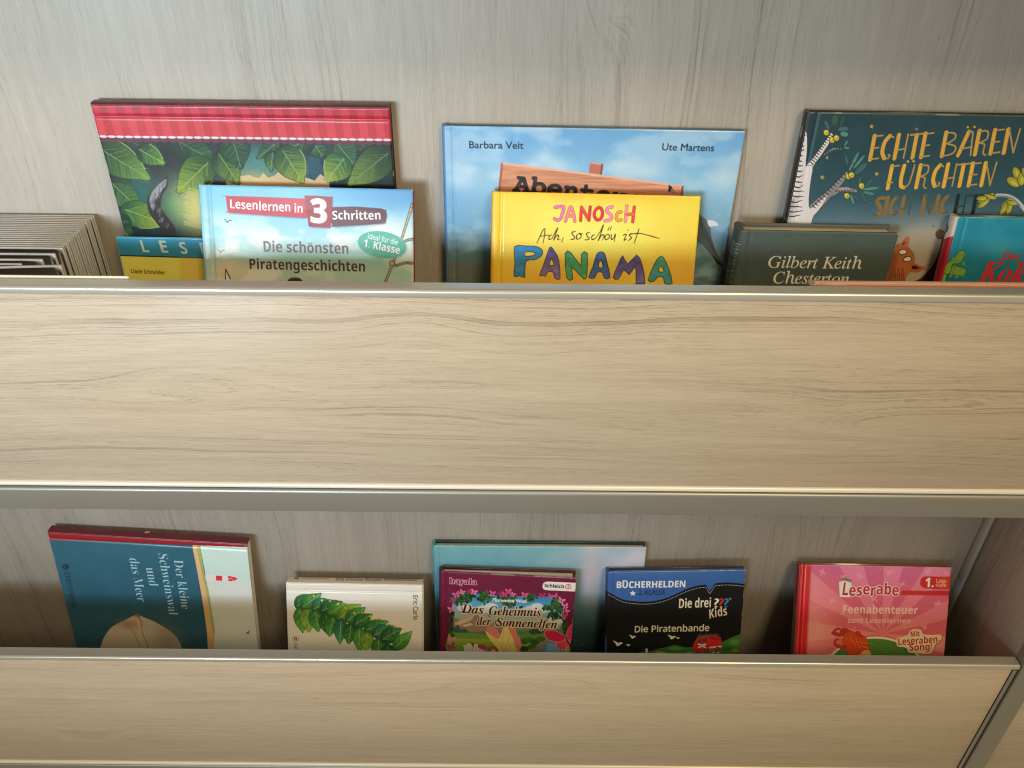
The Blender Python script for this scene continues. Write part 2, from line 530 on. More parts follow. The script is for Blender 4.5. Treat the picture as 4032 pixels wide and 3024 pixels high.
class Canvas:
    """colour samples on a cover, millimetre coordinates (u right, v down); colours are sRGB 0-255"""
    def __init__(s, w, h, res, to_mm, z=None):
        s.w, s.h = w, h
        s.nu, s.nv = int(round(w / res)) + 1, int(round(h / res)) + 1
        s.us, s.vs = np.linspace(0, w, s.nu), np.linspace(0, h, s.nv)
        s.res = w / (s.nu - 1)
        s.to_mm = to_mm
        s.z = z or (lambda x, y: (x, y))
        s.a = np.zeros((s.nv, s.nu, 3))

    def mm(s, pts):
        p = np.asarray(pts, float).reshape(-1, 2)
        return s.to_mm(np.array([s.z(x, y) for x, y in p]))

    def k(s, n, at=None):
        """length of n drawing units in mm"""
        x, y = at if at is not None else s.ref
        q = s.mm([(x, y), (x + n, y)])
        return float(np.linalg.norm(q[1] - q[0]))

    def win(s, lo, hi):
        i0, i1 = np.searchsorted(s.us, lo[0]), np.searchsorted(s.us, hi[0], 'right')
        j0, j1 = np.searchsorted(s.vs, lo[1]), np.searchsorted(s.vs, hi[1], 'right')
        return i0, i1, j0, j1

    def sdf(s, polys, pad=0.0, closed=True, fill=True):
        """window and signed distance (negative inside) near the outlines"""
        allp = np.concatenate(polys)
        pd = pad + 2 * s.res
        i0, i1, j0, j1 = s.win(allp.min(0) - pd, allp.max(0) + pd)
        if i1 <= i0 or j1 <= j0: return None
        U, V = s.us[i0:i1], s.vs[j0:j1]
        d = np.full((j1 - j0, i1 - i0), pd)
        cnt = np.zeros((j1 - j0, i1 - i0 + 1), np.int32)
        for P in polys:
            n = len(P)
            for i in range(n if closed else n - 1):
                a, b = P[i], P[(i + 1) % n]
                lo, hi = np.minimum(a, b) - pd, np.maximum(a, b) + pd
                x0, x1 = np.searchsorted(U, lo[0]), np.searchsorted(U, hi[0], 'right')
                y0, y1 = np.searchsorted(V, lo[1]), np.searchsorted(V, hi[1], 'right')
                if x1 > x0 and y1 > y0:
                    uu, vv = U[x0:x1][None, :], V[y0:y1][:, None]
                    e = b - a
                    L = e @ e
                    t = np.clip(((uu - a[0]) * e[0] + (vv - a[1]) * e[1]) / max(L, 1e-12), 0, 1)
                    dd = np.hypot(uu - a[0] - t * e[0], vv - a[1] - t * e[1])
                    np.minimum(d[y0:y1, x0:x1], dd, out=d[y0:y1, x0:x1])
                if fill and a[1] != b[1]:
                    (xa, ya), (xb, yb) = (a, b) if a[1] < b[1] else (b, a)
                    r0, r1 = np.searchsorted(V, ya), np.searchsorted(V, yb)
                    if r1 > r0:
                        xs = xa + (V[r0:r1] - ya) / (yb - ya) * (xb - xa)
                        np.add.at(cnt, (np.arange(r0, r1), np.searchsorted(U, xs)), 1)
        if fill:
            ins = np.cumsum(cnt[:, :-1], axis=1) % 2 == 1
            d = np.where(ins, -d, d)
        return (i0, i1, j0, j1), d

    def put(s, wd, cov, col, a=1.0):
        i0, i1, j0, j1 = wd
        c = (np.clip(cov, 0, 1) * a)[..., None]
        blk = s.a[j0:j1, i0:i1]
        if callable(col): col = col(*np.meshgrid(s.us[i0:i1], s.vs[j0:j1]))
        s.a[j0:j1, i0:i1] = blk * (1 - c) + np.asarray(col, float) * c

    # --- everything below takes drawing coordinates (photo-scale), converted by mm()
    def bg(s, col): s.a[:] = col

    def ramp(s, stops, axis='v'):
        """stops: (mm, colour)"""
        t = s.vs if axis == 'v' else s.us
        c = np.stack([np.interp(t, [q[0] for q in stops], [q[1][k] for q in stops]) for k in range(3)], -1)
        s.a[:] = c[:, None, :] if axis == 'v' else c[None, :, :]

    def vr(s, stops):
        """vertical ramp with stops given at drawing points"""
        s.ramp([(s.mm([p])[0][1], c) for p, c in stops])

    def poly(s, pts, col, smooth=0, a=1.0, ol=None, olc=(30, 25, 25), holes=(), soft=0.0):
        ps = [s.mm(spline(p, smooth, True) if smooth else p) for p in [pts] + list(holes)]
        r = s.sdf(ps, pad=max((ol or 0), soft))
        if r is None: return
        wd, d = r
        s.put(wd, 0.5 - d / (s.res + 2 * soft), col, a)
        if ol: s.put(wd, 0.5 + (ol / 2 - np.abs(d)) / s.res, olc, a)

    def line(s, pts, wmm, col, a=1.0, smooth=5, taper=None):
        P = s.mm(spline(pts, smooth) if smooth and len(pts) > 2 else pts)
        if taper:
            n = len(P)
            for i in range(n - 1):
                t = (i + 0.5) / (n - 1)
                wv = wmm * np.interp(t, np.linspace(0, 1, len(taper)), taper)
                r = s.sdf([P[i:i + 2]], pad=wv, closed=False, fill=False)
                if r: s.put(r[0], 0.5 + (wv / 2 - r[1]) / s.res, col, a)
            return
        r = s.sdf([P], pad=wmm, closed=False, fill=False)
        if r: s.put(r[0], np.minimum(0.5 + (wmm / 2 - r[1]) / s.res, wmm / s.res), col, a)

    def ell(s, c, rx, ry, col, rot=0, a=1.0, ol=None, olc=(30, 25, 25), soft=0.0, n=20):
        t = np.linspace(0, 2 * np.pi, n, endpoint=False)
        x, y = rx * np.cos(t), ry * np.sin(t)
        cr, sr = math.cos(R(rot)), math.sin(R(rot))
        s.poly(np.stack([c[0] + x * cr - y * sr, c[1] + x * sr + y * cr], -1), col, 0, a, ol, olc, soft=soft)

    def glow(s, c, rx, ry, col, a=1.0):
        q = s.mm([c, (c[0] + rx, c[1]), (c[0], c[1] + ry)])
        ru, rv = np.linalg.norm(q[1] - q[0]), np.linalg.norm(q[2] - q[0])
        e = np.exp(-((s.us[None, :] - q[0][0]) / ru) ** 2 - ((s.vs[:, None] - q[0][1]) / rv) ** 2)[..., None] * a
        s.a[:] = s.a * (1 - e) + np.asarray(col, float) * e

    def mottle(s, amp, cell_mm, seed=1, tint=(1, 1, 1), stretch=1.0, wd=None):
        n = vnoise((s.nv, s.nu), (cell_mm / s.res, cell_mm * stretch / s.res), seed) - 0.5
        s.a += (n * 2 * amp)[..., None] * np.asarray(tint)

    def clouds(s, col, cell_mm, thr, seed, amt, v0=None, v1=None):
        n = vnoise((s.nv, s.nu), (cell_mm * 0.6 / s.res, cell_mm / s.res), seed, 5)
        m_ = np.clip((n - thr) / 0.16, 0, 1) * amt
        if v0 is not None:
            m_ *= np.clip((s.vs - v0) / (v1 - v0), 0, 1)[:, None]
        s.a = s.a * (1 - m_[..., None]) + np.asarray(col, float) * m_[..., None]

    def text(s, txt, p0, p1, h, col, style='', shear=0.0, bold=0.0, halo=None, a=1.0, jit=0.0, olw=None, seed=3, sy=1.0):
        """a line of lettering on the baseline p0-p1, cap height h (drawing units)"""
        polys, wid = outline(txt, style)
        q = s.mm([p0, p1])
        ax = q[1] - q[0]
        L = np.linalg.norm(ax)
        dx, dy = p1[0] - p0[0], p1[1] - p0[1]
        ln = math.hypot(dx, dy)
        qu = s.mm([(p0[0] + dy / ln * h, p0[1] - dx / ln * h)])[0]
        H = np.linalg.norm(qu - q[0])
        ex = ax / L
        eu = np.array([ex[1], -ex[0]])
        rg = random.Random(seed)
        ps = []
        if jit:
            gl, last = {}, None
            cs = [(p[:, 0].min() + p[:, 0].max()) / 2 for p in polys]
        for i, p in enumerate(polys):
            x = p[:, 0] * L / wid
            y = p[:, 1] * H * sy
            if jit:
                g = int(cs[i] / wid * len(txt))
                rr = random.Random(seed * 97 + g)
                y = y + rr.uniform(-1, 1) * jit * H + (x - cs[i] * L / wid) * rr.uniform(-1, 1) * jit * 1.2
            x = x + shear * y
            ps.append(q[0] + np.outer(x, ex) + np.outer(y, eu))
        if halo:
            r = s.sdf(ps, pad=halo[0] + 0.3)
            if r: s.put(r[0], 0.5 + (halo[0] - r[1]) / (s.res + (halo[2] if len(halo) > 2 else 0)), halo[1], a)
        r = s.sdf(ps, pad=abs(bold) + 0.2)
        if r: s.put(r[0], 0.5 - (r[1] - bold) / s.res, col, a)


# ------------------------------------------------------------------ books
class Book:
    """a hardback given by the top left corner of its front, lean, yaw, roll, width, length, thickness (metres, degrees)"""
    def __init__(s, name, P0, lean, yaw, roll, wd, L, T, label, gain=1.0, spine='left', mat=None, page=None, res=0.5, ct=0.0022,
                 inset=0.003, open_deg=0.0, group=None, cat='book', board=(60, 60, 60), vis=None, z=None, back=None, groove=True, edge=None):
        s.name, s.w, s.L, s.T, s.gain, s.ct = name, wd, L, T, gain, ct
        s.mat, s.page = mat or M_PRINT, page or M_PAGE
        s.spine, s.res, s.inset, s.open, s.board, s.back = spine, res, inset, open_deg, board, back or board
        ca, sa, cy, sy, cr, sr = (f(R(x)) for x in (lean, yaw, roll) for f in (math.cos, math.sin))
        ex0, ed0 = np.array([1., 0, 0]), np.array([0, -sa, -ca])
        ex, ed = cr * ex0 + sr * ed0, -sr * ex0 + cr * ed0
        Rz = np.array([[cy, -sy, 0], [sy, cy, 0], [0, 0, 1]])
        s.ex, s.ed = Rz @ ex, Rz @ ed
        s.n = np.cross(s.ex, s.ed)
        if s.n[1] < 0: s.n = -s.n
        s.P0 = np.array(P0)
        org = s.P0 + s.ex * wd / 2 + s.ed * L
        mt = Matrix.Identity(4)
        for i in range(3):
            mt[i][0], mt[i][1], mt[i][2], mt[i][3] = s.ex[i], s.n[i], -s.ed[i], org[i]
        s.root = tag(empty(name, mt), label, cat, group)
        s.vis = vis
        s.groove, s.edge = groove, edge

    def plane_mm(s, px, d=0.0, face='front'):
        """photo pixels -> millimetres on the front (u, v) or on the spine"""
        px = np.asarray(px, float)
        ray = FW[None] + np.outer((px[:, 0] - IMG_W / 2) / F_PX, RT) + np.outer((px[:, 1] - IMG_H / 2) / F_PX, DN)
        if face == 'front': o, nn, e1, e2 = s.P0 + s.n * d, s.n, s.ex, s.ed
        elif face == 'top': o, nn, e1, e2 = s.P0, s.ed, s.ex, -s.n
        else: o, nn, e1, e2 = s.P0, s.ex, s.ed, s.n
        t = ((o - CAM) @ nn) / (ray @ nn)
        P = CAM[None] + ray * t[:, None] - o
        return np.stack([P @ e1, P @ e2], -1) * 1000

    def canvas(s, z=None):
        vmax = s.plane_mm([s.vis])[0][1] + 22 if s.vis else s.L * 1000
        vmax = min(vmax, s.L * 1000 - 1)
        c = Canvas(s.w * 1000, vmax, s.res, s.plane_mm, z)
        c.ref = (0, 0)
        return c

    def loc(s, u, v, d):
        """book-local vertex from metres"""
        return np.stack(np.broadcast_arrays(u - s.w / 2, d, s.L - v), -1)

    def cover(s, cv):
        c = lin(np.clip(cv.a, 0, 255)) / s.gain
        c = np.clip(c, 0.003, 0.86)
        us, vs = cv.us / 1000, np.append(cv.vs / 1000, s.L)
        c = np.concatenate([c, c[-1:]], 0)
        U, V = np.meshgrid(us, vs)
        D = np.zeros_like(U)
        if s.groove:
            t = U if s.spine == 'left' else V
            g0 = s.hinge if hasattr(s, 'hinge') else 0.0085
            D += 0.0010 * np.exp(-((t - g0) / 0.0016) ** 2)
            D += 0.0012 * np.exp(-(t / 0.0008) ** 2)
        eu, ev = np.minimum(U, s.w - U), np.minimum(V, s.L - V)
        D += 0.0006 * np.exp(-(eu / 0.0006) ** 2) + 0.0006 * np.exp(-(ev / 0.0006) ** 2)
        seed = sum(map(ord, s.root['label']))
        bow = (vnoise(U.shape, (U.shape[0] / 2.2, U.shape[1] / 2.2), seed, 2) - 0.5) * 0.0016
        D += np.where(s.groove, bow, 0) * np.clip(np.minimum(eu, ev) / 0.02, 0, 1)
        wear = np.exp(-(np.minimum(eu, ev) / 0.0007) ** 2) * np.clip((vnoise(U.shape, (22, 22), seed + 1, 4) - 0.60) / 0.12, 0, 1) * (0.0 if s.mat is M_MATT else 0.4)
        corner = np.exp(-((np.hypot(eu, ev)) / 0.0014) ** 2) * 0.55
        wear = np.maximum(wear, corner)[..., None]
        c = c * (1 - wear) + np.array([0.62, 0.60, 0.55]) * wear
        nv, nu = U.shape
        pos = s.loc(U, V, D).reshape(-1, 3)
        ids = np.arange(nv * nu).reshape(nv, nu)
        quads = np.stack([ids[:-1, :-1], ids[1:, :-1], ids[1:, 1:], ids[:-1, 1:]], -1).reshape(-1, 4)
        ring = np.concatenate([ids[0, :-1], ids[:-1, -1], ids[-1, :0:-1], ids[:0:-1, 0]])
        D2 = D * 0 + s.ct
        pos2 = s.loc(U, V, D2).reshape(-1, 3)[ring]
        k = len(pos)
        r2 = np.arange(len(ring)) + k
        side = np.stack([ring, np.roll(ring, -1), np.roll(r2, -1), r2], -1)
        cols = np.concatenate([c.reshape(-1, 3), (c.reshape(-1, 3)[ring] * 0.9 if s.edge is None else np.tile(lin(s.edge), (len(ring), 1)))], 0)
        o = np_mesh('front_cover', np.concatenate([pos, pos2]), [list(r2)], s.mat, s.root, cols, True, np.concatenate([quads, side]))
        o.data.set_sharp_from_angle(angle=R(40))
        return o

    def slab(s, name, lo, hi, col, mat=None, parent=None):
        o = rbox(name, (lo[0] - s.w / 2, lo[1], s.L - hi[2]), (hi[0] - s.w / 2, hi[1], s.L - lo[2]), mat or s.mat, parent or s.root, 0.0006)
        a = o.data.color_attributes.new('ink', 'FLOAT_COLOR', 'POINT')
        a.data.foreach_set('color', np.tile(np.append(np.clip(lin(col) / s.gain, 0.003, 0.85), 1), len(o.data.vertices)).astype(np.float32))
        return o

    def rest(s, spine_canvas=None, spine_col=None, bulge=0.0015):
        """back cover, page block and spine"""
        T, ct, i, L, wd = s.T, s.ct, s.inset, s.L, s.w
        bc = s.slab('back_cover', (0.0005, T - ct, 0.0005), (wd, T, L), s.back)
        x0 = 0.003 if s.spine == 'left' else i
        y0 = i if s.spine == 'left' else 0.003
        if s.open:      # standing slightly open: the back board and the leaves fan out towards the open side
            def fan(o, k0, k1, dm):
                me = o.data
                co = np.empty(len(me.vertices) * 3, np.float32)
                me.vertices.foreach_get('co', co)
                co = co.reshape(-1, 3)
                co[:, 1] += (co[:, 0] + wd / 2) * math.tan(R(s.open)) * np.where(co[:, 1] < dm, k0, k1)
                me.vertices.foreach_set('co', co.ravel())
                me.update()
            fan(bc, 1.0, 1.0, 0)
            for da, db, k0, k1 in ((ct + 0.0003, T * 0.52, 0.18, 0.50), (T * 0.52 + 0.0002, T - ct - 0.0003, 0.66, 0.96)):
                fan(s.slab('page_block', (x0, da, y0), (wd - i - 0.001, db, L - i), (200, 195, 185), s.page), k0, k1, (da + db) / 2)
        else:
            s.slab('page_block', (x0, ct + 0.0002, y0), (wd - i, T - ct - 0.0002, L - i), (200, 195, 185), s.page)
        # spine: a bowed strip closing the fold side
        n = 10
        ln = L if s.spine == 'left' else wd
        if spine_canvas is not None:
            cv = spine_canvas
            c = lin(np.clip(cv.a, 0, 255)) / s.gain
            al = cv.us / 1000
            c = np.clip(c, 0.003, 0.86)
            if al[-1] < ln - 0.002:
                al = np.append(al, ln)
                c = np.concatenate([c, c[:, -1:]], 1)
            th = cv.vs / 1000 if s.spine == 'left' else T - cv.vs / 1000
        else:
            al, th = np.array([0.0, ln]), np.linspace(0, T, n)
            c = np.tile(np.clip(lin(spine_col if spine_col is not None else s.board) / s.gain, 0.003, 0.85), (n, 2, 1))
        A, D = np.meshgrid(al, th)
        dd = np.clip(D / T, 0, 1)
        bow = -bulge * (4 * dd * (1 - dd)) ** 0.6 - 0.0002
        pos = (s.loc(bow, A, D * 0.985 + 0.0004) if s.spine == 'left' else s.loc(A, bow, D * 0.985 + 0.0004)).reshape(-1, 3)
        inn = (s.loc(bow * 0 + 0.0024, A, D * 0.985 + 0.0004) if s.spine == 'left' else s.loc(A, bow * 0 + 0.0024, D * 0.985 + 0.0004)).reshape(-1, 3)
        nv, nu = A.shape
        ids = np.arange(nv * nu).reshape(nv, nu)
        quads = np.stack([ids[:-1, :-1], ids[1:, :-1], ids[1:, 1:], ids[:-1, 1:]], -1).reshape(-1, 4)
        ring = np.concatenate([ids[0, :-1], ids[:-1, -1], ids[-1, :0:-1], ids[:0:-1, 0]])
        k = len(pos)
        r2 = np.arange(len(ring)) + k
        side = np.stack([ring, np.roll(ring, -1), np.roll(r2, -1), r2], -1)
        o = np_mesh('spine', np.concatenate([pos, inn[ring]]), [list(r2)], s.mat, s.root,
                    np.concatenate([c.reshape(-1, 3), c.reshape(-1, 3)[ring]]), True, np.concatenate([quads, side]))
        fix_normals(o)
        o.data.set_sharp_from_angle(angle=R(50))
        return o

    def spine_canvas(s, z=None, res=None):
        """drawing surface of the spine: u runs along it, v across it from the front"""
        if s.spine == 'left':
            ln = min(s.L * 1000, (s.plane_mm([s.vis])[0][1] + 40) if s.vis else 1e9)
            cv = Canvas(ln, s.T * 1000, res or 0.5, lambda p: s.plane_mm(p, face='left'), z)
        else:
            cv = Canvas(s.w * 1000, s.T * 1000, res or 0.5, lambda p: s.plane_mm(p, face='top') + [0, s.T * 1000], z)
        cv.ref = (0, 0)
        return cv


def zoomed(x0, y0, k): return lambda x, y: (x0 + x / k, y0 + y / k)


# ================================================================== upper row
def leaf(cv, a, b, wid, cd, cl, vein=(150, 190, 130), edge=None, bend=0.0, seed=0):
    """a pointed leaf from stem a to tip b, dark at the stem, light at the tip, feathered veins"""
    a, b = np.array(a, float), np.array(b, float)
    ax = b - a
    L = np.linalg.norm(ax)
    ax /= L
    nr = np.array([-ax[1], ax[0]])
    prof = [(0.0, 0.12), (0.10, 0.34), (0.28, 0.49), (0.48, 0.48), (0.68, 0.36), (0.85, 0.18), (1.0, 0.0)]
    mid = lambda t: a + ax * L * t + nr * bend * L * 4 * t * (1 - t)
    up = [mid(t) + nr * wid * q for t, q in prof]
    dn = [mid(t) - nr * wid * q for t, q in prof[:-1]][::-1]
    A, B = cv.mm([a])[0], cv.mm([b])[0]
    e = (B - A) / ((B - A) @ (B - A))
    cd, cl = np.array(cd, float), np.array(cl, float)

    def col(U, V):
        t = np.clip((U - A[0]) * e[0] + (V - A[1]) * e[1], 0, 1)
        return cd + (cl - cd) * (t[..., None] ** 1.1)
    cv.poly(up + dn, col, smooth=4, ol=0.5, olc=(22, 45, 38))
    rg = random.Random(seed)
    for k in range(20):
        t = 0.08 + k * 0.043
        for sg in (1, -1):
            q = np.interp(t, [p[0] for p in prof], [p[1] for p in prof])
            p0 = mid(t)
            p1 = mid(min(t + 0.16, 1)) + nr * sg * wid * q * rg.uniform(0.55, 0.85)
            cv.line([p0, p1], 0.5, vein if rg.random() < 0.7 else (20, 50, 34), a=rg.uniform(0.2, 0.55), smooth=0)
    cv.line([mid(0.08), mid(0.5), mid(0.93)], 0.75, vein, a=0.8)
    if edge is not None:
        cv.line([u for u in (dn[:4] if edge < 0 else up[3:])], 0.9, (185, 215, 120), a=0.8)


# --- jungle picture book, spine up
bk = Book('picture_book', (-0.3713, -0.0160, 1.2821), 1.32, -0.06, 0.09, 0.2614, 0.297, 0.0135,
          'large jungle leaf picture book lying sideways with red striped band along its top', 1.35, 'top', M_PRINT, board=(60, 22, 30), vis=(484, 894))
bk.hinge = 0.0105
z1, z2 = zoomed(340, 380, 3.191), zoomed(980, 400, 3.318)
cv = bk.canvas(z1)
q2 = lambda *p: [((980 + x / 3.318 - 340) * 3.191, (400 + y / 3.318 - 380) * 3.191) for x, y in p]
cv.bg((28, 38, 48))
cv.glow((700, 1230), 170, 330, (18, 105, 100), 0.9)
cv.glow((1180, 1380), 300, 300, (110, 165, 120), 0.95)
cv.glow((1420, 1420), 260, 330, (226, 215, 130), 1.0)
cv.glow((2150, 820), 420, 260, (62, 125, 128), 1.0)
for p in q2((60, 830), (330, 850), (620, 900)): cv.glow(p, 260, 150, (80, 140, 140), 0.8)
cv.poly(q2((-300, 1010), (0, 960), (60, 990), (140, 1000), (180, 930), (250, 995), (330, 970), (390, 915), (470, 990), (720, 990), (800, 1010), (860, 1030), (930, 945), (1010, 1000), (1050, 1060), (1060, 1180), (-300, 1180)), (226, 192, 152), a=0.96)
cv.glow(q2((40, 1040))[0], 300, 130, (232, 215, 150), 0.7)
cv.poly(q2((760, 720), (980, 700), (1010, 990), (940, 940), (850, 1030), (750, 990), (800, 860)), (36, 84, 108))
cv.poly(q2((900, 690), (970, 700), (1000, 930), (940, 800)), (38, 42, 70), soft=2)
cv.poly(q2((1380, 560), (1900, 520), (1960, 1200), (1040, 1200), (1300, 1000)), (22, 40, 42), soft=1)
for k in range(15):
    xx = 60 + k * 270
    leaf(cv, (xx + (k % 3) * 60, 470), (xx + (-150 if k % 2 else 190), 640 + (k % 4) * 45), 260, (16, 40, 36), (28, 66, 46), (70, 112, 84), seed=100 + k)
G0, G1, G2, G3 = (18, 50, 40), (34, 82, 44), (92, 138, 58), (150, 170, 62)
leaf(cv, (60, 560), (420, 690), 260, (22, 52, 44), (30, 72, 50), (70, 120, 90), seed=1)
leaf(cv, (480, 520), (760, 660), 240, (22, 50, 44), (26, 66, 50), (60, 110, 90), seed=2)
leaf(cv, (80, 600), (810, 1045), 420, G0, (122, 166, 58), (140, 190, 130), edge=-1, seed=3)
leaf(cv, (640, 650), (990, 850), 250, G0, (126, 178, 62), (150, 205, 120), edge=-1, seed=4)
leaf(cv, (1080, 520), (1640, 835), 330, (20, 50, 42), (42, 96, 56), (110, 160, 110), seed=5)
leaf(cv, (1560, 800), (1135, 1210), 430, G1, (160, 180, 48), (178, 204, 90), edge=-1, seed=6)
leaf(cv, (1640, 690), (1920, 1115), 330, G0, (130, 160, 54), (150, 185, 100), seed=7)
leaf(cv, (1820, 470), (1945, 920), 390, (22, 58, 44), (34, 82, 52), (120, 165, 120), seed=8)
leaf(cv, (290, 1060), (690, 1440), 330, G0, (100, 156, 56), (140, 195, 110), seed=9)
leaf(cv, (440, 1400), (1030, 1612), 330, (28, 84, 52), (186, 194, 60), (186, 212, 100), edge=1, seed=10)
leaf(cv, (330, 1500), (560, 1800), 300, G0, G1, seed=11)
for k, (a, b, wd_, c0, c1, ed) in enumerate([((430, 480), (100, 750), 230, G0, (44, 92, 58), None), ((310, 650), (285, 920), 200, G0, (92, 132, 60), None),
                                       ((860, 460), (470, 640), 250, G0, (42, 88, 56), None), ((860, 560), (960, 720), 260, G0, (36, 84, 54), None),
                                       ((420, 610), (715, 1070), 400, (30, 78, 54), (166, 182, 56), -1), ((1100, 480), (1380, 830), 420, (24, 60, 48), (44, 96, 62), None),
                                       ((1260, 720), (1010, 1050), 390, (36, 92, 54), (176, 188, 58), 1), ((1860, 640), (1290, 1095), 430, (22, 54, 44), (140, 166, 58), None)]):
    pa, pb = q2(a, b)
    leaf(cv, pa, pb, wd_ * 0.96, c0, c1, (160, 200, 130) if ed else (120, 170, 120), edge=ed, seed=20 + k)
# furry tail tip
cv.line([(1015, 1010), (985, 1110), (900, 1200), (850, 1310), (865, 1430), (940, 1540), (1030, 1660), (1050, 1760)], 13, (52, 48, 50), taper=(0.15, 0.5, 0.9, 1.0, 1.0, 1.0))
cv.line([(1000, 1050), (930, 1140), (860, 1230), (828, 1320), (838, 1420)], 6, (158, 160, 166), taper=(0.2, 0.9, 1.0, 0.8, 0.2))
rg = random.Random(5)
for k in range(70):
    t = rg.random()
    x = np.interp(t, [0, .3, .6, 1], [1000, 880, 840, 980]) + rg.uniform(-30, 60)
    y = np.interp(t, [0, .3, .6, 1], [1040, 1200, 1330, 1620])
    cv.line([(x, y), (x - 18 + rg.uniform(-8, 8), y + 50)], 0.5, rg.choice([(190, 190, 195), (90, 88, 90), (40, 38, 40)]), 0.7, smooth=0)
for k in range(26):
    a_ = k / 26
    cv.line([(1440, 1180 + 500 * a_), (1250 + rg.uniform(-40, 40), 1150 + 470 * a_)], 1.0, (225, 218, 140), 0.55, smooth=0)
cv.mottle(6, 3, 5)
# striped awning band with scalloped edge
yb0, yb1 = cv.mm([(150, 497)])[0][1], cv.mm(q2((1850, 497)))[0][1]
W = cv.w
edge_v = lambda u: yb0 + (yb1 - yb0) * u / W
U, V = np.meshgrid(cv.us, cv.vs)
E_ = yb0 + (yb1 - yb0) * U / W
st = (np.sin((U + 0.06 * (V - 15) * np.sign(U - 300)) * 2 * np.pi / 14.6) > 0)
band = np.where(st[..., None], np.array([222, 60, 76.]), np.array([203, 43, 58.]))
topb = np.where(st[..., None], np.array([212, 44, 70.]), np.array([186, 28, 54.]))
kk = np.clip((V - 12) / 3, 0, 1)[..., None]
kk2 = np.clip((V - 15) / 25, 0, 1)[..., None] * 8
msk = (V < E_)[..., None]
cv.a = np.where(msk, topb * (1 - kk) + (band + kk2) * kk, cv.a)
n = 34
mmz = Canvas(cv.w, cv.h, cv.res, lambda p: p)
mmz.a, mmz.us, mmz.vs = cv.a, cv.us, cv.vs
for i in range(n):
    u = (i + 0.5) * W / n
    mmz.ell((u, edge_v(u) + 2.2), W / n * 0.52, 3.0, (112, 42, 72))
for i in range(n):
    u = (i + 0.5) * W / n
    mmz.ell((u, edge_v(u) + 0.3), W / n * 0.49, 1.15, (244, 232, 240))
for v_ in (9.2, 12.0): mmz.line([(0, v_), (W, v_)], 0.7, (232, 92, 112), 0.7, smooth=0)  # highlights and dark crease of the hinge groove, painted into the red
mmz.line([(0, 10.6), (W, 10.6)], 1.1, (176, 30, 56), 0.7, smooth=0)
bk.cover(cv)
sc = bk.spine_canvas(zoomed(0, 350, 1.3012))
sc.bg((104, 34, 48))
sc.text('Die Geschichte vom kleinen Dschungel und den wilden Tieren', (910, 84), (1700, 92), 16, (140, 75, 80))
sc.ell((555, 68), 14, 8, (95, 85, 60))
bk.rest(sc)

# --- thin blue and yellow booklet
bk = Book('thin_booklet', (-0.3782, -0.0240, 1.1600), 8.0, 0.0, 0.4, 0.150, 0.175, 0.0036,
          'thin blue and yellow booklet squeezed between the grey cases and the book with rope', 0.66, 'left', M_GLOSS, board=(60, 140, 180), vis=(481, 1081),
          ct=0.0005, inset=0.0004, cat='booklet', groove=False)
cv = bk.canvas(zoomed(440, 880, 5.53))
cv.vr([((100, 270), (62, 150, 195)), ((100, 420), (48, 126, 168)), ((150, 690), (44, 116, 150))])
cv.poly([(60, 695), (2600, 775), (2600, 2600), (60, 2600)], (220, 192, 88))
cv.poly([(60, 680), (2600, 758), (2600, 782), (60, 706)], (18, 34, 66))
cv.poly([(1480, 735), (2600, 770), (2600, 2600), (1530, 2600)], (200, 164, 76), soft=1, a=0.6)
for ch, x, y, hh in (('L', 680, 622, 235), ('E', 1090, 632, 245), ('S', 1515, 655, 235), ('E', 1965, 672, 240)):
    cv.text(ch, (x, y), (x + 150, y + 6), hh, (172, 192, 194), 'sbold', shear=-0.12)
cv.text('Liane Schneider', (428, 1078), (1165, 1110), 82, (62, 52, 22), 'sbold', jit=0.07)
cv.mottle(3, 8, 2)
bk.cover(cv)
bk.rest(None, (70, 150, 185), bulge=0.0004)

# --- first reader with rope and sky
bk = Book('reading_book', (-0.2856, -0.0300, 1.2151), 20.84, 0.0, 0.78, 0.1940, 0.246, 0.0115,
          'sky blue reading book with rope drawing and red title plates before the jungle book', 1.12, 'left', M_PRINT, board=(168, 28, 38), edge=(176, 24, 36), vis=(807, 1092), back=(150, 22, 34))
cv = bk.canvas(zoomed(0, 350, 1.3012))
cv.vr([((1030, 490), (122, 196, 236)), ((1030, 640), (150, 210, 240)), ((1030, 790), (172, 218, 232)), ((1030, 870), (160, 205, 200)), ((1030, 1000), (198, 214, 198))])
cv.glow((2120, 520), 360, 110, (92, 156, 222), 0.9)
cv.glow((1950, 730), 90, 60, (236, 240, 238), 0.9)
cv.clouds((240, 243, 240), 26, 0.50, 4, 0.75, cv.mm([(1500, 600)])[0][1], cv.mm([(1500, 760)])[0][1])
cv.glow((1560, 880), 420, 40, (150, 202, 196), 0.8)
cv.glow((1150, 930), 170, 60, (238, 214, 186), 0.85)
cv.glow((1900, 960), 260, 60, (176, 214, 208), 0.7)
cv.poly([(1030, 480), (1082, 485), (1110, 1100), (1030, 1100)], (150, 212, 238), a=0.35, soft=1.5)
cv.line([(1155, 975), (1156, 924), (1180, 972)], 1.0, (30, 40, 48), smooth=0)
cv.poly([(1158, 985), (1158, 935), (1174, 985)], (236, 236, 226))
cv.poly([(1475, 985), (1492, 968), (1530, 968), (1548, 985)], (56, 52, 44), smooth=3)
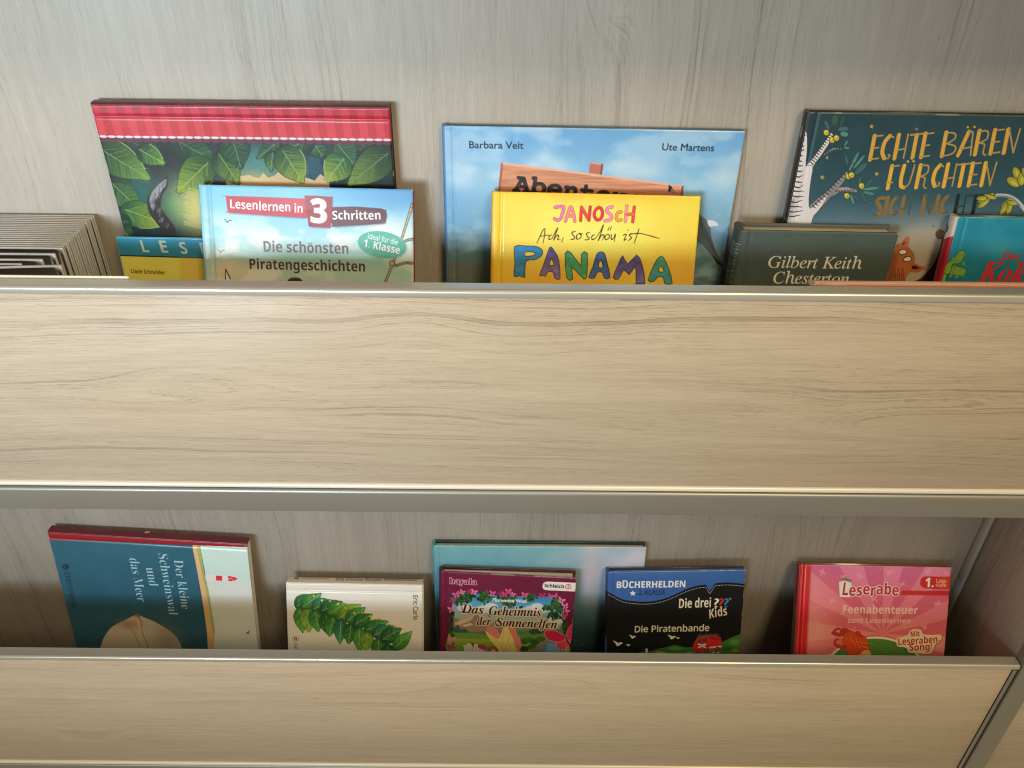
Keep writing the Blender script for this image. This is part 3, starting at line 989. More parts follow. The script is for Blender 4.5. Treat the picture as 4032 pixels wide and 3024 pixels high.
for pts in ([(2113, 590), (2062, 755), (2018, 880), (1976, 985), (1950, 1060)], [(2052, 795), (2080, 778), (2116, 770), (2200, 765)], [(2006, 888), (2030, 905), (2075, 892), (2116, 893), (2200, 895)]):
    cv.line(pts, 2.5, (44, 40, 30))
    cv.line(pts, 1.5, (196, 178, 138))
    P = spline(pts, 12)
    for i in range(0, len(P) - 1, 2):
        d = P[i + 1] - P[i]
        d = d / np.linalg.norm(d)
        nn = np.array([-d[1], d[0]])
        cv.line([P[i] - nn * 5 - d * 3, P[i] + nn * 5 + d * 3], 0.4, (70, 60, 42), 0.8, smooth=0)
cv.ell((2008, 893), 13, 14, (190, 172, 130), ol=0.6)
for x, y in ((1168, 678), (1132, 832)):
    cv.line([(x - 17, y - 9), (x - 9, y - 4), (x - 2, y + 7), (x + 6, y - 3), (x + 18, y - 4)], 0.65, (34, 58, 66))
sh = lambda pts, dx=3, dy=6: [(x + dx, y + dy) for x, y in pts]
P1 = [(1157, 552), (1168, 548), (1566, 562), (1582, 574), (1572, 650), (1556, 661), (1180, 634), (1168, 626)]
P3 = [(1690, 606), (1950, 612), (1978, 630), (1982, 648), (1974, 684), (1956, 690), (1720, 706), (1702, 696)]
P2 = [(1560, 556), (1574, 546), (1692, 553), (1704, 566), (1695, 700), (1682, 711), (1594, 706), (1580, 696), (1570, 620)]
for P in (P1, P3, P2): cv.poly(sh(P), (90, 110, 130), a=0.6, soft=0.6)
cv.poly(P1, (192, 62, 80), smooth=2)
cv.poly(P3, (98, 58, 70), smooth=2)
cv.poly(P2, (158, 56, 72), smooth=2)
cv.text('Lesenlernen in', (1180, 612), (1550, 634), 43, (250, 248, 248), 'sbold', jit=0.05)
cv.text('3', (1594, 682), (1672, 686), 112, (252, 250, 250), 'sbold', bold=0.7)
cv.text('Schritten', (1704, 670), (1950, 668), 42, (250, 248, 248), 'sbold', jit=0.05)
cv.text('Die schönsten', (1352, 834), (1785, 845), 52, (106, 68, 80), 'sbold')
cv.text('Piratengeschichten', (1280, 922), (1870, 936), 50, (88, 32, 46), 'sbold')
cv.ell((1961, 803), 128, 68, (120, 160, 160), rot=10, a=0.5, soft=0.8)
cv.ell((1958, 798), 127, 68, (78, 178, 162), rot=10)
cv.text('ideal für die', (1884, 766), (2036, 800), 25, (240, 248, 244), 'sans', bold=0.05)
cv.text('1. Klasse', (1862, 808), (2046, 846), 37, (250, 252, 250), 'sbold')
cv.mottle(3, 7, 9)
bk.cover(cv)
bk.rest(None, (120, 190, 225))

# --- large blue sky book
bk = Book('picture_book', (-0.0634, -0.0120, 1.2647), 1.98, 0.15, 0.55, 0.2700, 0.280, 0.0095,
          'large sky blue picture book with painted wooden signpost behind the yellow book', 0.95, 'left', M_PRINT, board=(80, 118, 160), vis=(1761, 1110))
zB = zoomed(1600, 400, 1.58)
cv = bk.canvas(zB)
cv.vr([((230, 150), (104, 160, 212)), ((230, 300), (118, 172, 218)), ((230, 520), (142, 190, 224)), ((230, 760), (120, 166, 196)), ((230, 930), (96, 134, 150)), ((230, 1150), (92, 122, 128))])
cv.glow((230, 300), 160, 500, (96, 152, 208), 0.7)
cv.clouds((176, 206, 230), 46, 0.50, 21, 0.55)
cv.clouds((190, 214, 232), 22, 0.60, 8, 0.35)
for c, r1, r2 in (((860, 350), 60, 50), ((930, 400), 90, 50), ((790, 400), 60, 40), ((380, 420), 80, 40), ((1330, 400), 100, 45), ((1480, 440), 110, 50), ((330, 480), 110, 70), ((1980, 480), 90, 80), ((560, 460), 60, 40)):
    cv.glow(c, r1, r2, (186, 212, 232), 0.75)
cv.poly([(240, 1000), (330, 985), (430, 1010), (520, 990), (520, 1300), (240, 1300)], (120, 116, 100), soft=3, a=0.6)
cv.poly([(1145, 378), (1226, 388), (1216, 456), (1135, 446)], (182, 112, 92))
cv.poly([(1145, 378), (1226, 388), (1218, 396), (1152, 388)], (214, 158, 138))
cv.poly([(1213, 392), (1226, 388), (1216, 456), (1204, 454)], (132, 76, 62))
SG = [(590, 378), (1725, 522), (1716, 640), (562, 640)]
A_ = cv.mm([(600, 380)])[0]


def plank(U, V):
    n_ = vnoise(U.shape, (1.5 / cv.res, 30 / cv.res), 6) - 0.5
    return np.array([196., 138, 110]) + n_[..., None] * np.array([60, 55, 50])


cv.poly(SG, plank)
cv.poly([(590, 378), (1725, 522), (1722, 534), (598, 392)], (226, 172, 150))
cv.poly([(590, 378), (602, 388), (576, 640), (562, 640)], (166, 92, 78))
cv.poly([(1712, 528), (1725, 522), (1716, 640), (1700, 640)], (130, 78, 62))
cv.text('Abenteuer', (664, 556), (1560, 672), 108, (46, 44, 46), 'mono', bold=0.95)
rg = random.Random(2)
for i in range(60):
    x = rg.uniform(670, 1300)
    y = 560 + (x - 664) * 0.13 - rg.uniform(5, 100)
    cv.line([(x, y), (x + 30, y - 22)], 0.22, (200, 140, 118), 0.35, smooth=0)
cv.poly([(1628, 560), (1634, 516), (1650, 530), (1672, 566)], (36, 34, 38))
cv.poly([(1640, 566), (1650, 540), (1690, 580)], (150, 120, 110))
cv.poly([(1790, 690), (1832, 708), (1868, 738), (1890, 780), (1896, 830), (1912, 890), (1936, 950), (1970, 1024), (1930, 1004), (1872, 925), (1830, 880), (1790, 850)], (92, 104, 110), smooth=3)
for i in range(10):
    t = i / 9
    cv.line([(1826 + 10 * t, 730 + 90 * t), (1870 + 70 * t, 800 + 170 * t)], 0.5, (58, 66, 72), 0.7, smooth=0)
cv.poly([(1900, 950), (1940, 990), (1970, 1026), (1930, 1004)], (40, 44, 50))
cv.poly([(1872, 738), (1915, 742), (1942, 768), (1905, 776), (1882, 774)], (214, 222, 228), smooth=2)
cv.text('Barbara Veit', (392, 290), (728, 294), 43, (14, 26, 50), bold=0.08)
cv.text('Ute Martens', (1590, 303), (1912, 309), 43, (14, 24, 44), bold=0.08)
cv.mottle(3, 12, 3)
bk.cover(cv)
bk.rest(None, (84, 130, 180))

# --- yellow book with painted capitals
bk = Book('picture_book', (-0.0188, -0.0300, 1.2111), 18.24, 0.0, 0.76, 0.1892, 0.238, 0.0125,
          'bright yellow picture book with blue, purple and green painted capitals on its cover', 0.92, 'left', M_PRINT, board=(236, 176, 40), vis=(1935, 1114), back=(206, 140, 30))
bk.hinge = 0.0075
cv = bk.canvas(zB)
cv.bg((250, 204, 66))
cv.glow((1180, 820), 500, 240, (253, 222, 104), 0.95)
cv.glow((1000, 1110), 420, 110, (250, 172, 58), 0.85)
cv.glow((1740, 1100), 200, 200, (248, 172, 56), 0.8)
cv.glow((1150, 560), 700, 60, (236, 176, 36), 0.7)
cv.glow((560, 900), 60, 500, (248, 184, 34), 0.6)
cv.mottle(9, 22, 4, (0.3, 1, 1))
letters = [((222, 112, 178), [(926, 658), (978, 655), (970, 700), (958, 730), (938, 738), (922, 728)]),
           ((238, 128, 138), [(990, 744), (1008, 690), (1024, 655), (1040, 700), (1048, 744)]), ((238, 128, 138), [(1004, 712), (1044, 712)]),
           ((216, 42, 54), [(1084, 740), (1090, 658)]), ((222, 56, 66), [(1090, 658), (1136, 738)]), ((208, 40, 56), [(1136, 738), (1144, 656)]),
           ((212, 44, 58), [(1196, 658), (1174, 680), (1170, 712), (1186, 736), (1208, 730), (1220, 700), (1214, 668), (1196, 658)]),
           ((236, 132, 192), [(1280, 656), (1254, 662), (1248, 684), (1274, 706), (1272, 732), (1236, 742)]),
           ((236, 150, 62), [(1336, 686), (1314, 694), (1306, 720), (1316, 740), (1336, 736)]),
           ((240, 150, 152), [(1362, 746), (1372, 650)]), ((226, 52, 60), [(1408, 748), (1418, 656)]), ((232, 90, 92), [(1368, 702), (1412, 700)])]
for c_, p in letters: cv.line(p, 3.0, (120, 50, 50), smooth=4)
for c_, p in letters: cv.line(p, 2.35, c_, smooth=4)
pen = [[(812, 880), (832, 838), (850, 800), (863, 794), (858, 840), (850, 882)], [(832, 838), (886, 830)], [(904, 828), (888, 840), (888, 858), (906, 852)],
       [(906, 852), (926, 812), (942, 786), (930, 820), (916, 862), (936, 832), (948, 836), (940, 860), (958, 856)], [(976, 848), (966, 874)],
       [(1054, 808), (1034, 812), (1032, 826), (1046, 842), (1040, 856), (1022, 858)], [(1078, 820), (1060, 832), (1060, 854), (1080, 850), (1088, 832), (1076, 820), (1098, 824)],
       [(1142, 814), (1122, 820), (1126, 838), (1138, 848), (1130, 858), (1110, 860)], [(1172, 828), (1154, 838), (1156, 858), (1178, 850)],
       [(1178, 850), (1208, 806), (1226, 768), (1210, 820), (1194, 864), (1214, 832), (1230, 834), (1220, 862)], [(1252, 824), (1236, 838), (1240, 860), (1258, 850), (1264, 832), (1250, 824)],
       [(1254, 802), (1262, 780)], [(1268, 800), (1276, 778)], [(1278, 826), (1274, 856), (1288, 852), (1300, 826), (1294, 870)],
       [(1348, 832), (1368, 826), (1354, 862), (1372, 852)], [(1376, 800), (1380, 798)], [(1404, 820), (1386, 830), (1400, 848), (1378, 866)],
       [(1448, 792), (1432, 838), (1418, 880)], [(1394, 826), (1450, 820), (1520, 836), (1574, 852)]]
for p in pen: cv.line(p, 0.75, (44, 30, 22), smooth=6, taper=(0.7, 1.2, 0.9, 1.2, 0.6))


def wash(c0, c1, y0, y1, seed):
    def f(U, V):
        v0, v1 = cv.mm([(1000, y0)])[0][1], cv.mm([(1000, y1)])[0][1]
        t = np.clip((V - v0) / (v1 - v0), 0, 1)[..., None]
        n_ = vnoise(U.shape, (3 / cv.res, 4 / cv.res), seed) - 0.5
        return np.array(c0, float) * (1 - t) + np.array(c1, float) * t + n_[..., None] * 44
    return f


PAN = [([(672, 902), (735, 897), (810, 902), (846, 925), (842, 958), (800, 984), (742, 994), (738, 1092), (705, 1083), (670, 1087), (676, 1000)], [[(738, 936), (786, 936), (802, 945), (786, 958), (740, 962)]], (40, 140, 205), (60, 130, 178)),
       ([(828, 1082), (848, 1030), (872, 960), (890, 912), (902, 906), (925, 936), (948, 985), (956, 1102), (922, 1096), (915, 1062), (880, 1058), (866, 1086), (846, 1080)], [[(888, 1016), (903, 978), (920, 1016)]], (76, 66, 150), (142, 122, 168)),
       ([(988, 945), (1024, 940), (1086, 1022), (1088, 950), (1126, 944), (1120, 1097), (1086, 1086), (1028, 1030), (1036, 1102), (998, 1097)], [], (58, 150, 104), (84, 170, 130)),
       ([(1134, 1092), (1160, 1030), (1184, 950), (1210, 934), (1232, 944), (1248, 1000), (1268, 1094), (1230, 1098), (1222, 1066), (1190, 1060), (1170, 1098)], [[(1194, 1030), (1208, 984), (1224, 1030)]], (52, 92, 166), (70, 104, 176)),
       ([(1286, 1092), (1320, 1010), (1346, 958), (1376, 1012), (1432, 954), (1466, 1012), (1484, 1132), (1432, 1132), (1430, 1064), (1420, 1030), (1386, 1076), (1352, 1046), (1320, 1104)], [], (66, 62, 140), (112, 104, 170)),
       ([(1504, 1112), (1540, 1015), (1576, 964), (1602, 974), (1632, 1040), (1654, 1132), (1606, 1130), (1600, 1096), (1566, 1090), (1540, 1118)], [[(1568, 1056), (1582, 1020), (1604, 1058)]], (70, 152, 120), (64, 150, 160))]
for k, (o_, h_, c0, c1) in enumerate(PAN):
    cv.poly(o_, wash(c0, c1, 920, 1110, 40 + k), smooth=2, holes=h_, ol=0.62, olc=(26, 24, 44))
cv.line([(1420, 1134), (1486, 1134)], 0.6, (26, 24, 44), smooth=0)
cv.text('Die Geschichte, wie alle nach Hause finden', (700, 1330), (1620, 1345), 40, (60, 40, 30))
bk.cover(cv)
sc = bk.spine_canvas(zB)
sc.bg((232, 172, 36))
sc.mottle(8, 8, 2)
sc.ell((512, 742), 6, 32, (52, 112, 92))
sc.ell((508, 690), 4, 26, (130, 110, 50))
bk.rest(sc)

# --- dark teal picture book with birch
bk = Book('picture_book', (0.2582, -0.0140, 1.2805), 2.38, 0.0, 0.40, 0.272, 0.296, 0.0110,
          'dark teal picture book with birch tree and large gold lettering, upper row', 0.88, 'left', M_PRINT, board=(30, 44, 44), vis=(3600, 1125), back=(34, 46, 40))
zD = zoomed(3050, 400, 2.2525)
cv = bk.canvas(zD)
cv.vr([((300, 110), (30, 60, 72)), ((250, 500), (30, 66, 80)), ((200, 850), (48, 84, 100)), ((100, 1060), (84, 112, 130)), ((60, 1300), (160, 156, 140)), ((50, 1500), (172, 160, 138))])
cv.glow((1350, 1250), 420, 200, (172, 164, 150), 0.9)
cv.mottle(5, 12, 3)
cv.poly([(290, 90), (380, 100), (330, 320), (300, 330), (290, 250)], (24, 52, 66), soft=3, a=0.7)
WH, SHD, DK = (206, 202, 208), (150, 146, 156), (44, 40, 44)
cv.poly([(470, 440), (520, 410), (590, 410), (600, 424), (520, 436), (450, 472), (420, 480)], (112, 132, 136), ol=0.4, olc=DK)
cv.poly([(282, 575), (318, 528), (400, 420), (470, 320), (502, 276), (522, 292), (480, 380), (420, 470), (360, 545), (338, 600)], WH, ol=0.4, olc=DK)
cv.poly([(500, 800), (560, 762), (640, 756), (730, 780), (732, 806), (640, 800), (580, 800), (500, 850), (430, 920)], SHD, ol=0.4, olc=DK)
cv.poly([(300, 935), (380, 860), (480, 780), (560, 700), (640, 616), (660, 640), (600, 730), (540, 800), (470, 880), (400, 960), (350, 1010)], (134, 130, 138), ol=0.4, olc=DK)
cv.poly([(276, 256), (290, 320), (288, 450), (282, 575), (340, 560), (326, 680), (312, 780), (306, 930), (345, 930), (480, 815), (420, 930), (370, 990), (330, 1060), (300, 1300), (60, 1300), (95, 1060), (150, 860), (200, 620), (235, 440), (256, 330)], WH, smooth=2, ol=0.4, olc=DK)
cv.poly([(60, 1300), (95, 1060), (150, 860), (185, 860), (140, 1060), (110, 1300)], (120, 112, 116), soft=2.0, a=0.6)
rg = random.Random(8)
for i in range(17):
    y = 300 + i * 45 + rg.uniform(-6, 6)
    x = np.interp(y, [260, 860, 1060], [262, 150, 98])
    wdt = np.interp(y, [260, 560, 1060], [16, 50, 170]) * rg.uniform(0.6, 1.0)
    cv.line([(x, y), (x + wdt * 0.55, y + rg.uniform(2, 14)), (x + wdt, y + rg.uniform(-16, 8))], 1.1, DK, taper=(1.0, 0.9, 0.3))
for (xa, ya), (xb, yb), n_, ww in (((330, 560), (505, 290), 13, 38), ((345, 950), (640, 640), 13, 44), ((540, 800), (720, 790), 7, 26), ((450, 460), (590, 416), 6, 18)):
    for i in range(n_):
        t = (i + 0.5) / n_
        x, y = xa + (xb - xa) * t, ya + (yb - ya) * t
        cv.line([(x - ww * 0.45, y - ww * 0.35), (x - ww * 0.1, y - ww * 0.02), (x + ww * 0.3, y + ww * 0.2)], 0.8, DK, taper=(1, 0.8, 0.2))
LF, LF2 = (56, 96, 100), (74, 128, 124)
for x, y, rx, ry, ro, c_ in ((465, 210, 46, 17, 65, LF), (535, 165, 52, 30, 100, (46, 84, 78)), (600, 175, 62, 16, 110, (40, 76, 74)), (610, 245, 50, 24, -6, LF), (620, 290, 38, 24, 10, LF2),
                              (635, 370, 32, 11, 120, LF2), (640, 412, 28, 12, 8, LF2), (640, 520, 50, 13, 78, LF), (705, 530, 100, 15, -62, LF2), (750, 535, 82, 14, -50, LF2), (765, 595, 72, 26, -42, LF),
                              (680, 580, 44, 12, -60, LF2), (755, 700, 44, 14, 108, LF), (835, 725, 54, 14, 130, LF), (855, 772, 76, 15, -6, (66, 140, 128)), (835, 812, 56, 15, 12, LF2), (790, 850, 56, 18, 66, LF),
                              (690, 870, 50, 17, 74, LF2), (728, 858, 44, 14, 46, LF)):
    cv.ell((x, y), rx, ry, c_, ro, ol=0.35, olc=(24, 44, 50))
for x, y in ((460, 276), (512, 342), (550, 324), (655, 664), (684, 652), (772, 748), (642, 836)):
    cv.ell((x, y), 27, 28, (176, 168, 56), ol=0.45)
    cv.ell((x - 6, y - 8), 12, 11, (206, 200, 84), soft=0.5)
    cv.ell((x + 6, y + 2), 3, 5, (60, 56, 20))
GOLD, THIN = (198, 152, 62), (170, 136, 76)


def star(cx, cy, r_, col_, rot=0.2):
    cv.poly([(cx + (r_ if k % 2 == 0 else r_ * 0.42) * math.sin(rot + k * math.pi / 5), cy - (r_ if k % 2 == 0 else r_ * 0.42) * math.cos(rot + k * math.pi / 5)) for k in range(10)], col_)


for x, y, r_, c_ in ((862, 222, 22, GOLD), (1262, 244, 18, (150, 124, 80)), (466, 498, 17, GOLD), (424, 672, 23, GOLD), (906, 642, 22, GOLD), (552, 948, 18, (84, 92, 80)), (1410, 1106, 12, (80, 80, 90))):
    star(x, y, r_, c_)
# brush capitals: (weight, points) in a unit box, baseline at 1
GL = {'E': [(1, [(.1, 0), (.1, 1)]), (0, [(.1, .02), (.95, 0)]), (0, [(.1, .52), (.75, .5)]), (0, [(.1, .98), (.95, .95)])],
      'C': [(1, [(.5, .03), (.12, .3), (.08, .7), (.38, .97)]), (0, [(.5, .02), (.88, .10)]), (0, [(.38, .98), (.72, .97), (.84, .86), (.70, .82)])],
      'H': [(1, [(.1, 0), (.1, 1)]), (0, [(.85, 0), (.85, 1)]), (0, [(.1, .66), (.85, .6)])],
      'T': [(1, [(.45, .05), (.45, 1)]), (0, [(-.15, .03), (.45, .02), (1.15, 0)]), (0, [(-.15, .045), (1.1, .015)])],
      'B': [(1, [(.1, 0), (.1, 1)]), (0, [(.1, .02), (.7, .06), (.8, .28), (.3, .48)]), (0, [(.3, .48), (.95, .62), (.85, .9), (.1, 1)])],
      'A': [(1, [(.45, .02), (.05, 1)]), (0, [(.45, .02), (.7, .06), (.78, .5), (.85, 1.02)]), (0, [(.15, .72), (.82, .68)])],
      'R': [(1, [(.1, 0), (.1, 1)]), (0, [(.1, .02), (.75, .05), (.8, .36), (.25, .52)]), (0, [(.3, .52), (.7, .6), (.72, .95), (.95, 1.05)])],
      'N': [(1, [(.1, 0), (.1, 1)]), (0, [(.15, 0), (.45, .45), (.78, 1)]), (0, [(.95, 0), (.78, 1)])],
      'F': [(1, [(.15, 0), (.15, 1)]), (0, [(.15, .03), (1, 0)]), (0, [(-.1, .74), (.6, .74)])],
      'U': [(1, [(.1, 0), (.05, .55), (.15, .9), (.4, .98)]), (0, [(.4, .98), (.75, .8), (.9, .0)])],
      'S': [(1, [(.85, .05), (.4, .05), (.2, .25), (.6, .55), (.75, .8), (.45, 1)]), (0, [(.45, 1), (.1, .98), (.05, .85)])],
      'I': [(1, [(.5, 0), (.5, 1)])]}


def brush(letters_, p0, p1, h, cols):
    for i, (ch, x, wd_) in enumerate(letters_):
        g = BASE.get(ch, ch)
        yb = p0[1] + (p1[1] - p0[1]) * (x - p0[0]) / (p1[0] - p0[0])
        f = lambda a, b_: (x + a * wd_ + (1 - b_) * h * 0.20, yb - (1 - b_) * h - a * wd_ * 0.05)
        c0, c1 = cols(i)
        for wt, pts in GL[g]:
            cv.line([f(*q) for q in pts], 3.5 if wt else 1.4, c0 if wt else c1, smooth=5)
        if ch in 'ÄÜ':
            for dx in (0.32, 0.75): cv.ell(f(dx, -0.17), 11, 10, c0)


brush([('E', 838, 85), ('C', 936, 95), ('H', 1052, 108), ('T', 1182, 90), ('E', 1290, 85), ('B', 1470, 125), ('Ä', 1620, 140), ('R', 1765, 115), ('E', 1905, 95), ('N', 2020, 125)],
      (838, 518), (2140, 452), 212, lambda i: (GOLD, THIN))
brush([('F', 992, 75), ('Ü', 1100, 115), ('R', 1245, 105), ('C', 1388, 84), ('H', 1490, 100), ('T', 1602, 84), ('E', 1712, 82), ('N', 1822, 115)],
      (985, 772), (1915, 742), 200, lambda i: ((214, 166, 62), (176, 140, 70)))
brush([('S', 868, 90), ('I', 955, 40), ('C', 1012, 80), ('H', 1110, 95), ('N', 1295, 100), ('I', 1410, 30), ('C', 1465, 85), ('H', 1590, 95), ('T', 1715, 100)],
      (860, 1012), (1900, 985), 160, lambda i: ((128, 106, 62) if i < 7 else (26, 40, 44), (82, 84, 70) if i < 7 else (40, 54, 56)))  # third row dimmed: a gloss reflection painted into the letter colours
for x, y, rx, ry, ro in ((2150, 640, 62, 36, 70), (2120, 715, 66, 40, 30), (2190, 690, 60, 34, 95), (2230, 640, 60, 30, 60), (1880, 855, 84, 26, -28), (1860, 900, 70, 24, -40), (1915, 845, 60, 20, 15), (1840, 860, 50, 22, -5), (2060, 905, 66, 26, -40), (2040, 945, 74, 24, -58), (2085, 940, 70, 24, -70), (2110, 900, 50, 22, 10)):
    cv.ell((x, y), rx, ry, (150, 148, 52), ro, ol=0.5, olc=(44, 52, 24))
    cv.ell((x + 8, y + 8), rx * 0.6, ry * 0.4, (184, 180, 80), ro, soft=0.6)
cv.line([(1975, 832), (2060, 836), (2120, 860), (2180, 910), (2260, 1010)], 3.2, (176, 180, 190))
cv.line([(1975, 838), (2060, 844), (2120, 868), (2180, 925)], 0.6, (50, 54, 60))
# brown bear-like and fox-like animals below
zE = lambda *p: [((3400 + x / 3.5 - 3050) * 2.2525, (800 + y / 3.5 - 400) * 2.2525) for x, y in p]
cv.ell(zE((1060, 430))[0], 40, 40, (112, 82, 62), ol=0.5)
cv.poly(zE((660, 1130), (780, 1040), (900, 930), (990, 790), (1040, 680), (1075, 540), (1120, 460), (1400, 460), (1500, 1500), (600, 1500)), (60, 44, 36), smooth=2)
cv.poly(zE((250, 1300), (350, 900), (450, 590), (500, 575), (600, 600), (678, 680), (700, 760), (690, 830), (640, 950), (580, 1010), (545, 1110), (530, 1300)), (176, 102, 60), smooth=2, ol=0.4, olc=(90, 50, 30))
cv.poly(zE((500, 580), (540, 515), (592, 466), (634, 468), (626, 540), (605, 604)), (178, 108, 64), smooth=2)
cv.poly(zE((640, 860), (690, 822), (780, 862), (846, 884), (826, 918), (740, 952), (650, 948)), (170, 96, 58), smooth=2)
cv.poly(zE((664, 866), (700, 858), (774, 890), (730, 912), (666, 906)), (44, 30, 26))
cv.poly(zE((530, 585), (552, 540), (578, 522), (560, 566)), (60, 38, 28))
cv.poly(zE((250, 1300), (350, 900), (420, 700), (455, 720), (420, 900), (380, 1300)), (112, 62, 42), soft=3, a=0.8)
for (x, y) in ((540, 672), (604, 770)):
    p = zE((x, y))[0]
    cv.ell(p, 37, 22, (226, 216, 206), -6, ol=0.7, olc=(50, 26, 20))
    cv.ell((p[0] - 20, p[1] - 14), 7, 6, (40, 20, 18))
for k in range(9):
    a_ = zE((430 + k * 18, 900 + (k % 3) * 60))[0]
    cv.line([a_, (a_[0] - 10, a_[1] + 70)], 0.7, (84, 40, 26), smooth=0)
bk.cover(cv)
sc = bk.spine_canvas(zD)
sc.bg((30, 30, 30))
sc.mottle(10, 5, 2)
sc.line([(258, 230), (246, 300)], 4, (150, 120, 104), 0.8)
sc.text('ECHTE BÄREN FÜRCHTEN SICH NICHT', (104, 1050), (176, 540), 26, (104, 100, 96), 'sbold', shear=0.2)
bk.rest(sc, None)

# --- grey-green clothbound book
bk = Book('cloth_book', (0.2100, -0.0430, 1.1812), 2.97, 0.0, 0.60, 0.1443, 0.196, 0.0225,
          'dark grey-green clothbound book with white serif lettering and cream page edges', 0.92, 'left', M_MATT, M_CREAM, board=(64, 74, 64), vis=(2860, 1121), ct=0.0026, inset=0.0035, back=(92, 98, 100))
zC = zoomed(2800, 350, 1.7955)
cv = bk.canvas(zC)
cv.bg((70, 84, 80))
cv.mottle(3, 0.8, 1, stretch=3)
cv.mottle(3, 14, 2)
cv.text('Gilbert Keith', (404, 1263), (1062, 1270), 79, (250, 250, 240), 'ital', shear=-0.16, bold=0.05)
cv.text('Chesterton', (440, 1374), (972, 1380), 79, (250, 250, 240), 'ital', shear=-0.16, bold=0.05)
bk.cover(cv)
sc = bk.spine_canvas(zC)
sc.bg((62, 72, 66))
sc.mottle(3, 0.8, 1)
sc.text('Geschichten', (150, 1385), (204, 1092), 36, (150, 156, 150), 'ital', shear=-0.1)
bk.rest(sc, bulge=0.004)

# --- turquoise book, red spine
bk = Book('reading_book', (0.4088, -0.0330, 1.1921), 8.35, 0.0, 0.45, 0.165, 0.209, 0.0125,
          'turquoise book with red and white spine and red title, cut off at right', 0.98, 'left', M_PRINT, board=(20, 70, 92), vis=(3703, 1117), back=(18, 58, 76))
zK = zoomed(3400, 800, 3.5)
cv = bk.canvas(zK)
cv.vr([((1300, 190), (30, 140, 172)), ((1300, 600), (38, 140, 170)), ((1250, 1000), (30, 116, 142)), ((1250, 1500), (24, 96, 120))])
cv.mottle(9, 14, 4)
cv.glow((1850, 620), 200, 160, (78, 160, 184), 0.5)
for pts, ww in (([(1060, 1200), (1085, 1060), (1130, 960), (1200, 930), (1280, 930), (1360, 950)], 8), ([(1160, 930), (1180, 860), (1230, 810), (1310, 780), (1350, 700)], 7)):
    cv.line(pts, ww + 1.2, (26, 70, 54), taper=(1, .8, .6, 1, .9))
    cv.line(pts, ww, (120, 166, 66), taper=(1, .7, .5, 1, .9))
for x, y in ((1240, 770), (1330, 705), (1385, 720), (1380, 830), (1290, 1010), (1210, 1000), (1375, 990), (1350, 910), (1260, 880)):
    cv.ell((x, y), 22, 28, (104, 152, 60), 20, soft=0.3)
RED = (204, 44, 56)
cv.text('Der kleine', (1878, 785), (2640, 800), 112, RED, 'bital', bold=0.15)
cv.text('Kokosnuss', (1560, 1095), (3250, 1140), 282, (210, 46, 52), 'bital', bold=0.3)
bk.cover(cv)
sc = bk.spine_canvas(zK)
sc.bg((176, 32, 46))
sc.poly([(1300, 120), (1150, 120), (1110, 430), (1150, 505), (1235, 455), (1310, 180)], (206, 196, 186))
sc.ell((1185, 350), 34, 60, (130, 52, 52), 14)
sc.poly([(1196, 250), (1220, 320), (1168, 340)], (120, 40, 44))
sc.text('Suche nach Atlantis', (985, 1090), (1130, 540), 44, (214, 140, 140), 'sans')
bk.rest(sc, None, bulge=0.003)

# --- flat-topped books just peeping over the front rail
bk = Book('book', (0.2500, -0.1312, 1.1733), 0.0, 0.0, 0.0, 0.200, 0.1887, 0.0078,
          'book with pink-tinted page edges barely showing above the rail under the turquoise book', 0.9, 'left', M_PRINT, M_PINKPAGE, board=(196, 150, 128), ct=0.0008, inset=0.0003, back=(190, 120, 104), res=2.0)
cv = bk.canvas()
cv.bg((190, 120, 96))
bk.cover(cv)
bk.rest(None, (150, 140, 126))
bk = Book('thin_booklet', (-0.5100, -0.1316, 1.1742), 0.0, 0.0, 0.0, 0.1885, 0.1896, 0.0026,
          'thin pale booklet against the rail at far left, only its top edge showing', 1.0, 'left', M_PRINT, M_PAGE, board=(206, 200, 180), ct=0.0005, inset=0.0003, res=2.0, cat='booklet', groove=False)
cv = bk.canvas()
cv.bg((206, 200, 180))
bk.cover(cv)
bk.rest(None, (206, 200, 180), bulge=0.0002)

# ================================================================== lower row
# --- blue sea book, spine up
bk = Book('picture_book', (-0.5711, -0.0180, 0.7598), 6.07, -0.38, 3.46, 0.2445, 0.249, 0.0135,
          'blue picture book lying sideways, dark red spine up, left end of lower row', 0.66, 'top', M_PRINT, board=(120, 26, 32), vis=(1017, 2551), back=(180, 176, 170))
bk.hinge = 0.0095
zS = zoomed(0, 1850, 2.011)
cv = bk.canvas(zS)
cv.vr([((400, 560), (42, 88, 110)), ((480, 900), (42, 84, 106)), ((560, 1400), (36, 76, 94))])  # blue deepens toward the bottom: falling light painted into the cover colour
cv.mottle(4, 16, 2)
cv.poly([(1575, 560), (1985, 560), (2150, 1600), (1700, 1600), (1690, 1410), (1700, 1290), (1650, 960)], (176, 200, 226))
cv.poly([(1600, 900), (2040, 880), (2150, 1600), (1700, 1600), (1690, 1300)], (196, 206, 212), soft=3, a=0.8)
cv.poly([(1618, 832), (1872, 846), (1874, 880), (1624, 888)], (222, 222, 230))
cv.poly([(1708, 838), (1757, 842), (1760, 880), (1710, 878)], (206, 44, 66))
cv.poly([(1805, 842), (1836, 846), (1838, 882), (1808, 884)], (206, 44, 66))
cv.poly([(1836, 850), (1856, 848), (1882, 864), (1858, 880), (1838, 878)], (200, 60, 78))
cv.line([(1812, 862), (1834, 864)], 0.8, (230, 200, 210), smooth=0)
cv.poly([(1612, 826), (1622, 828), (1628, 846), (1616, 846)], (206, 60, 70))
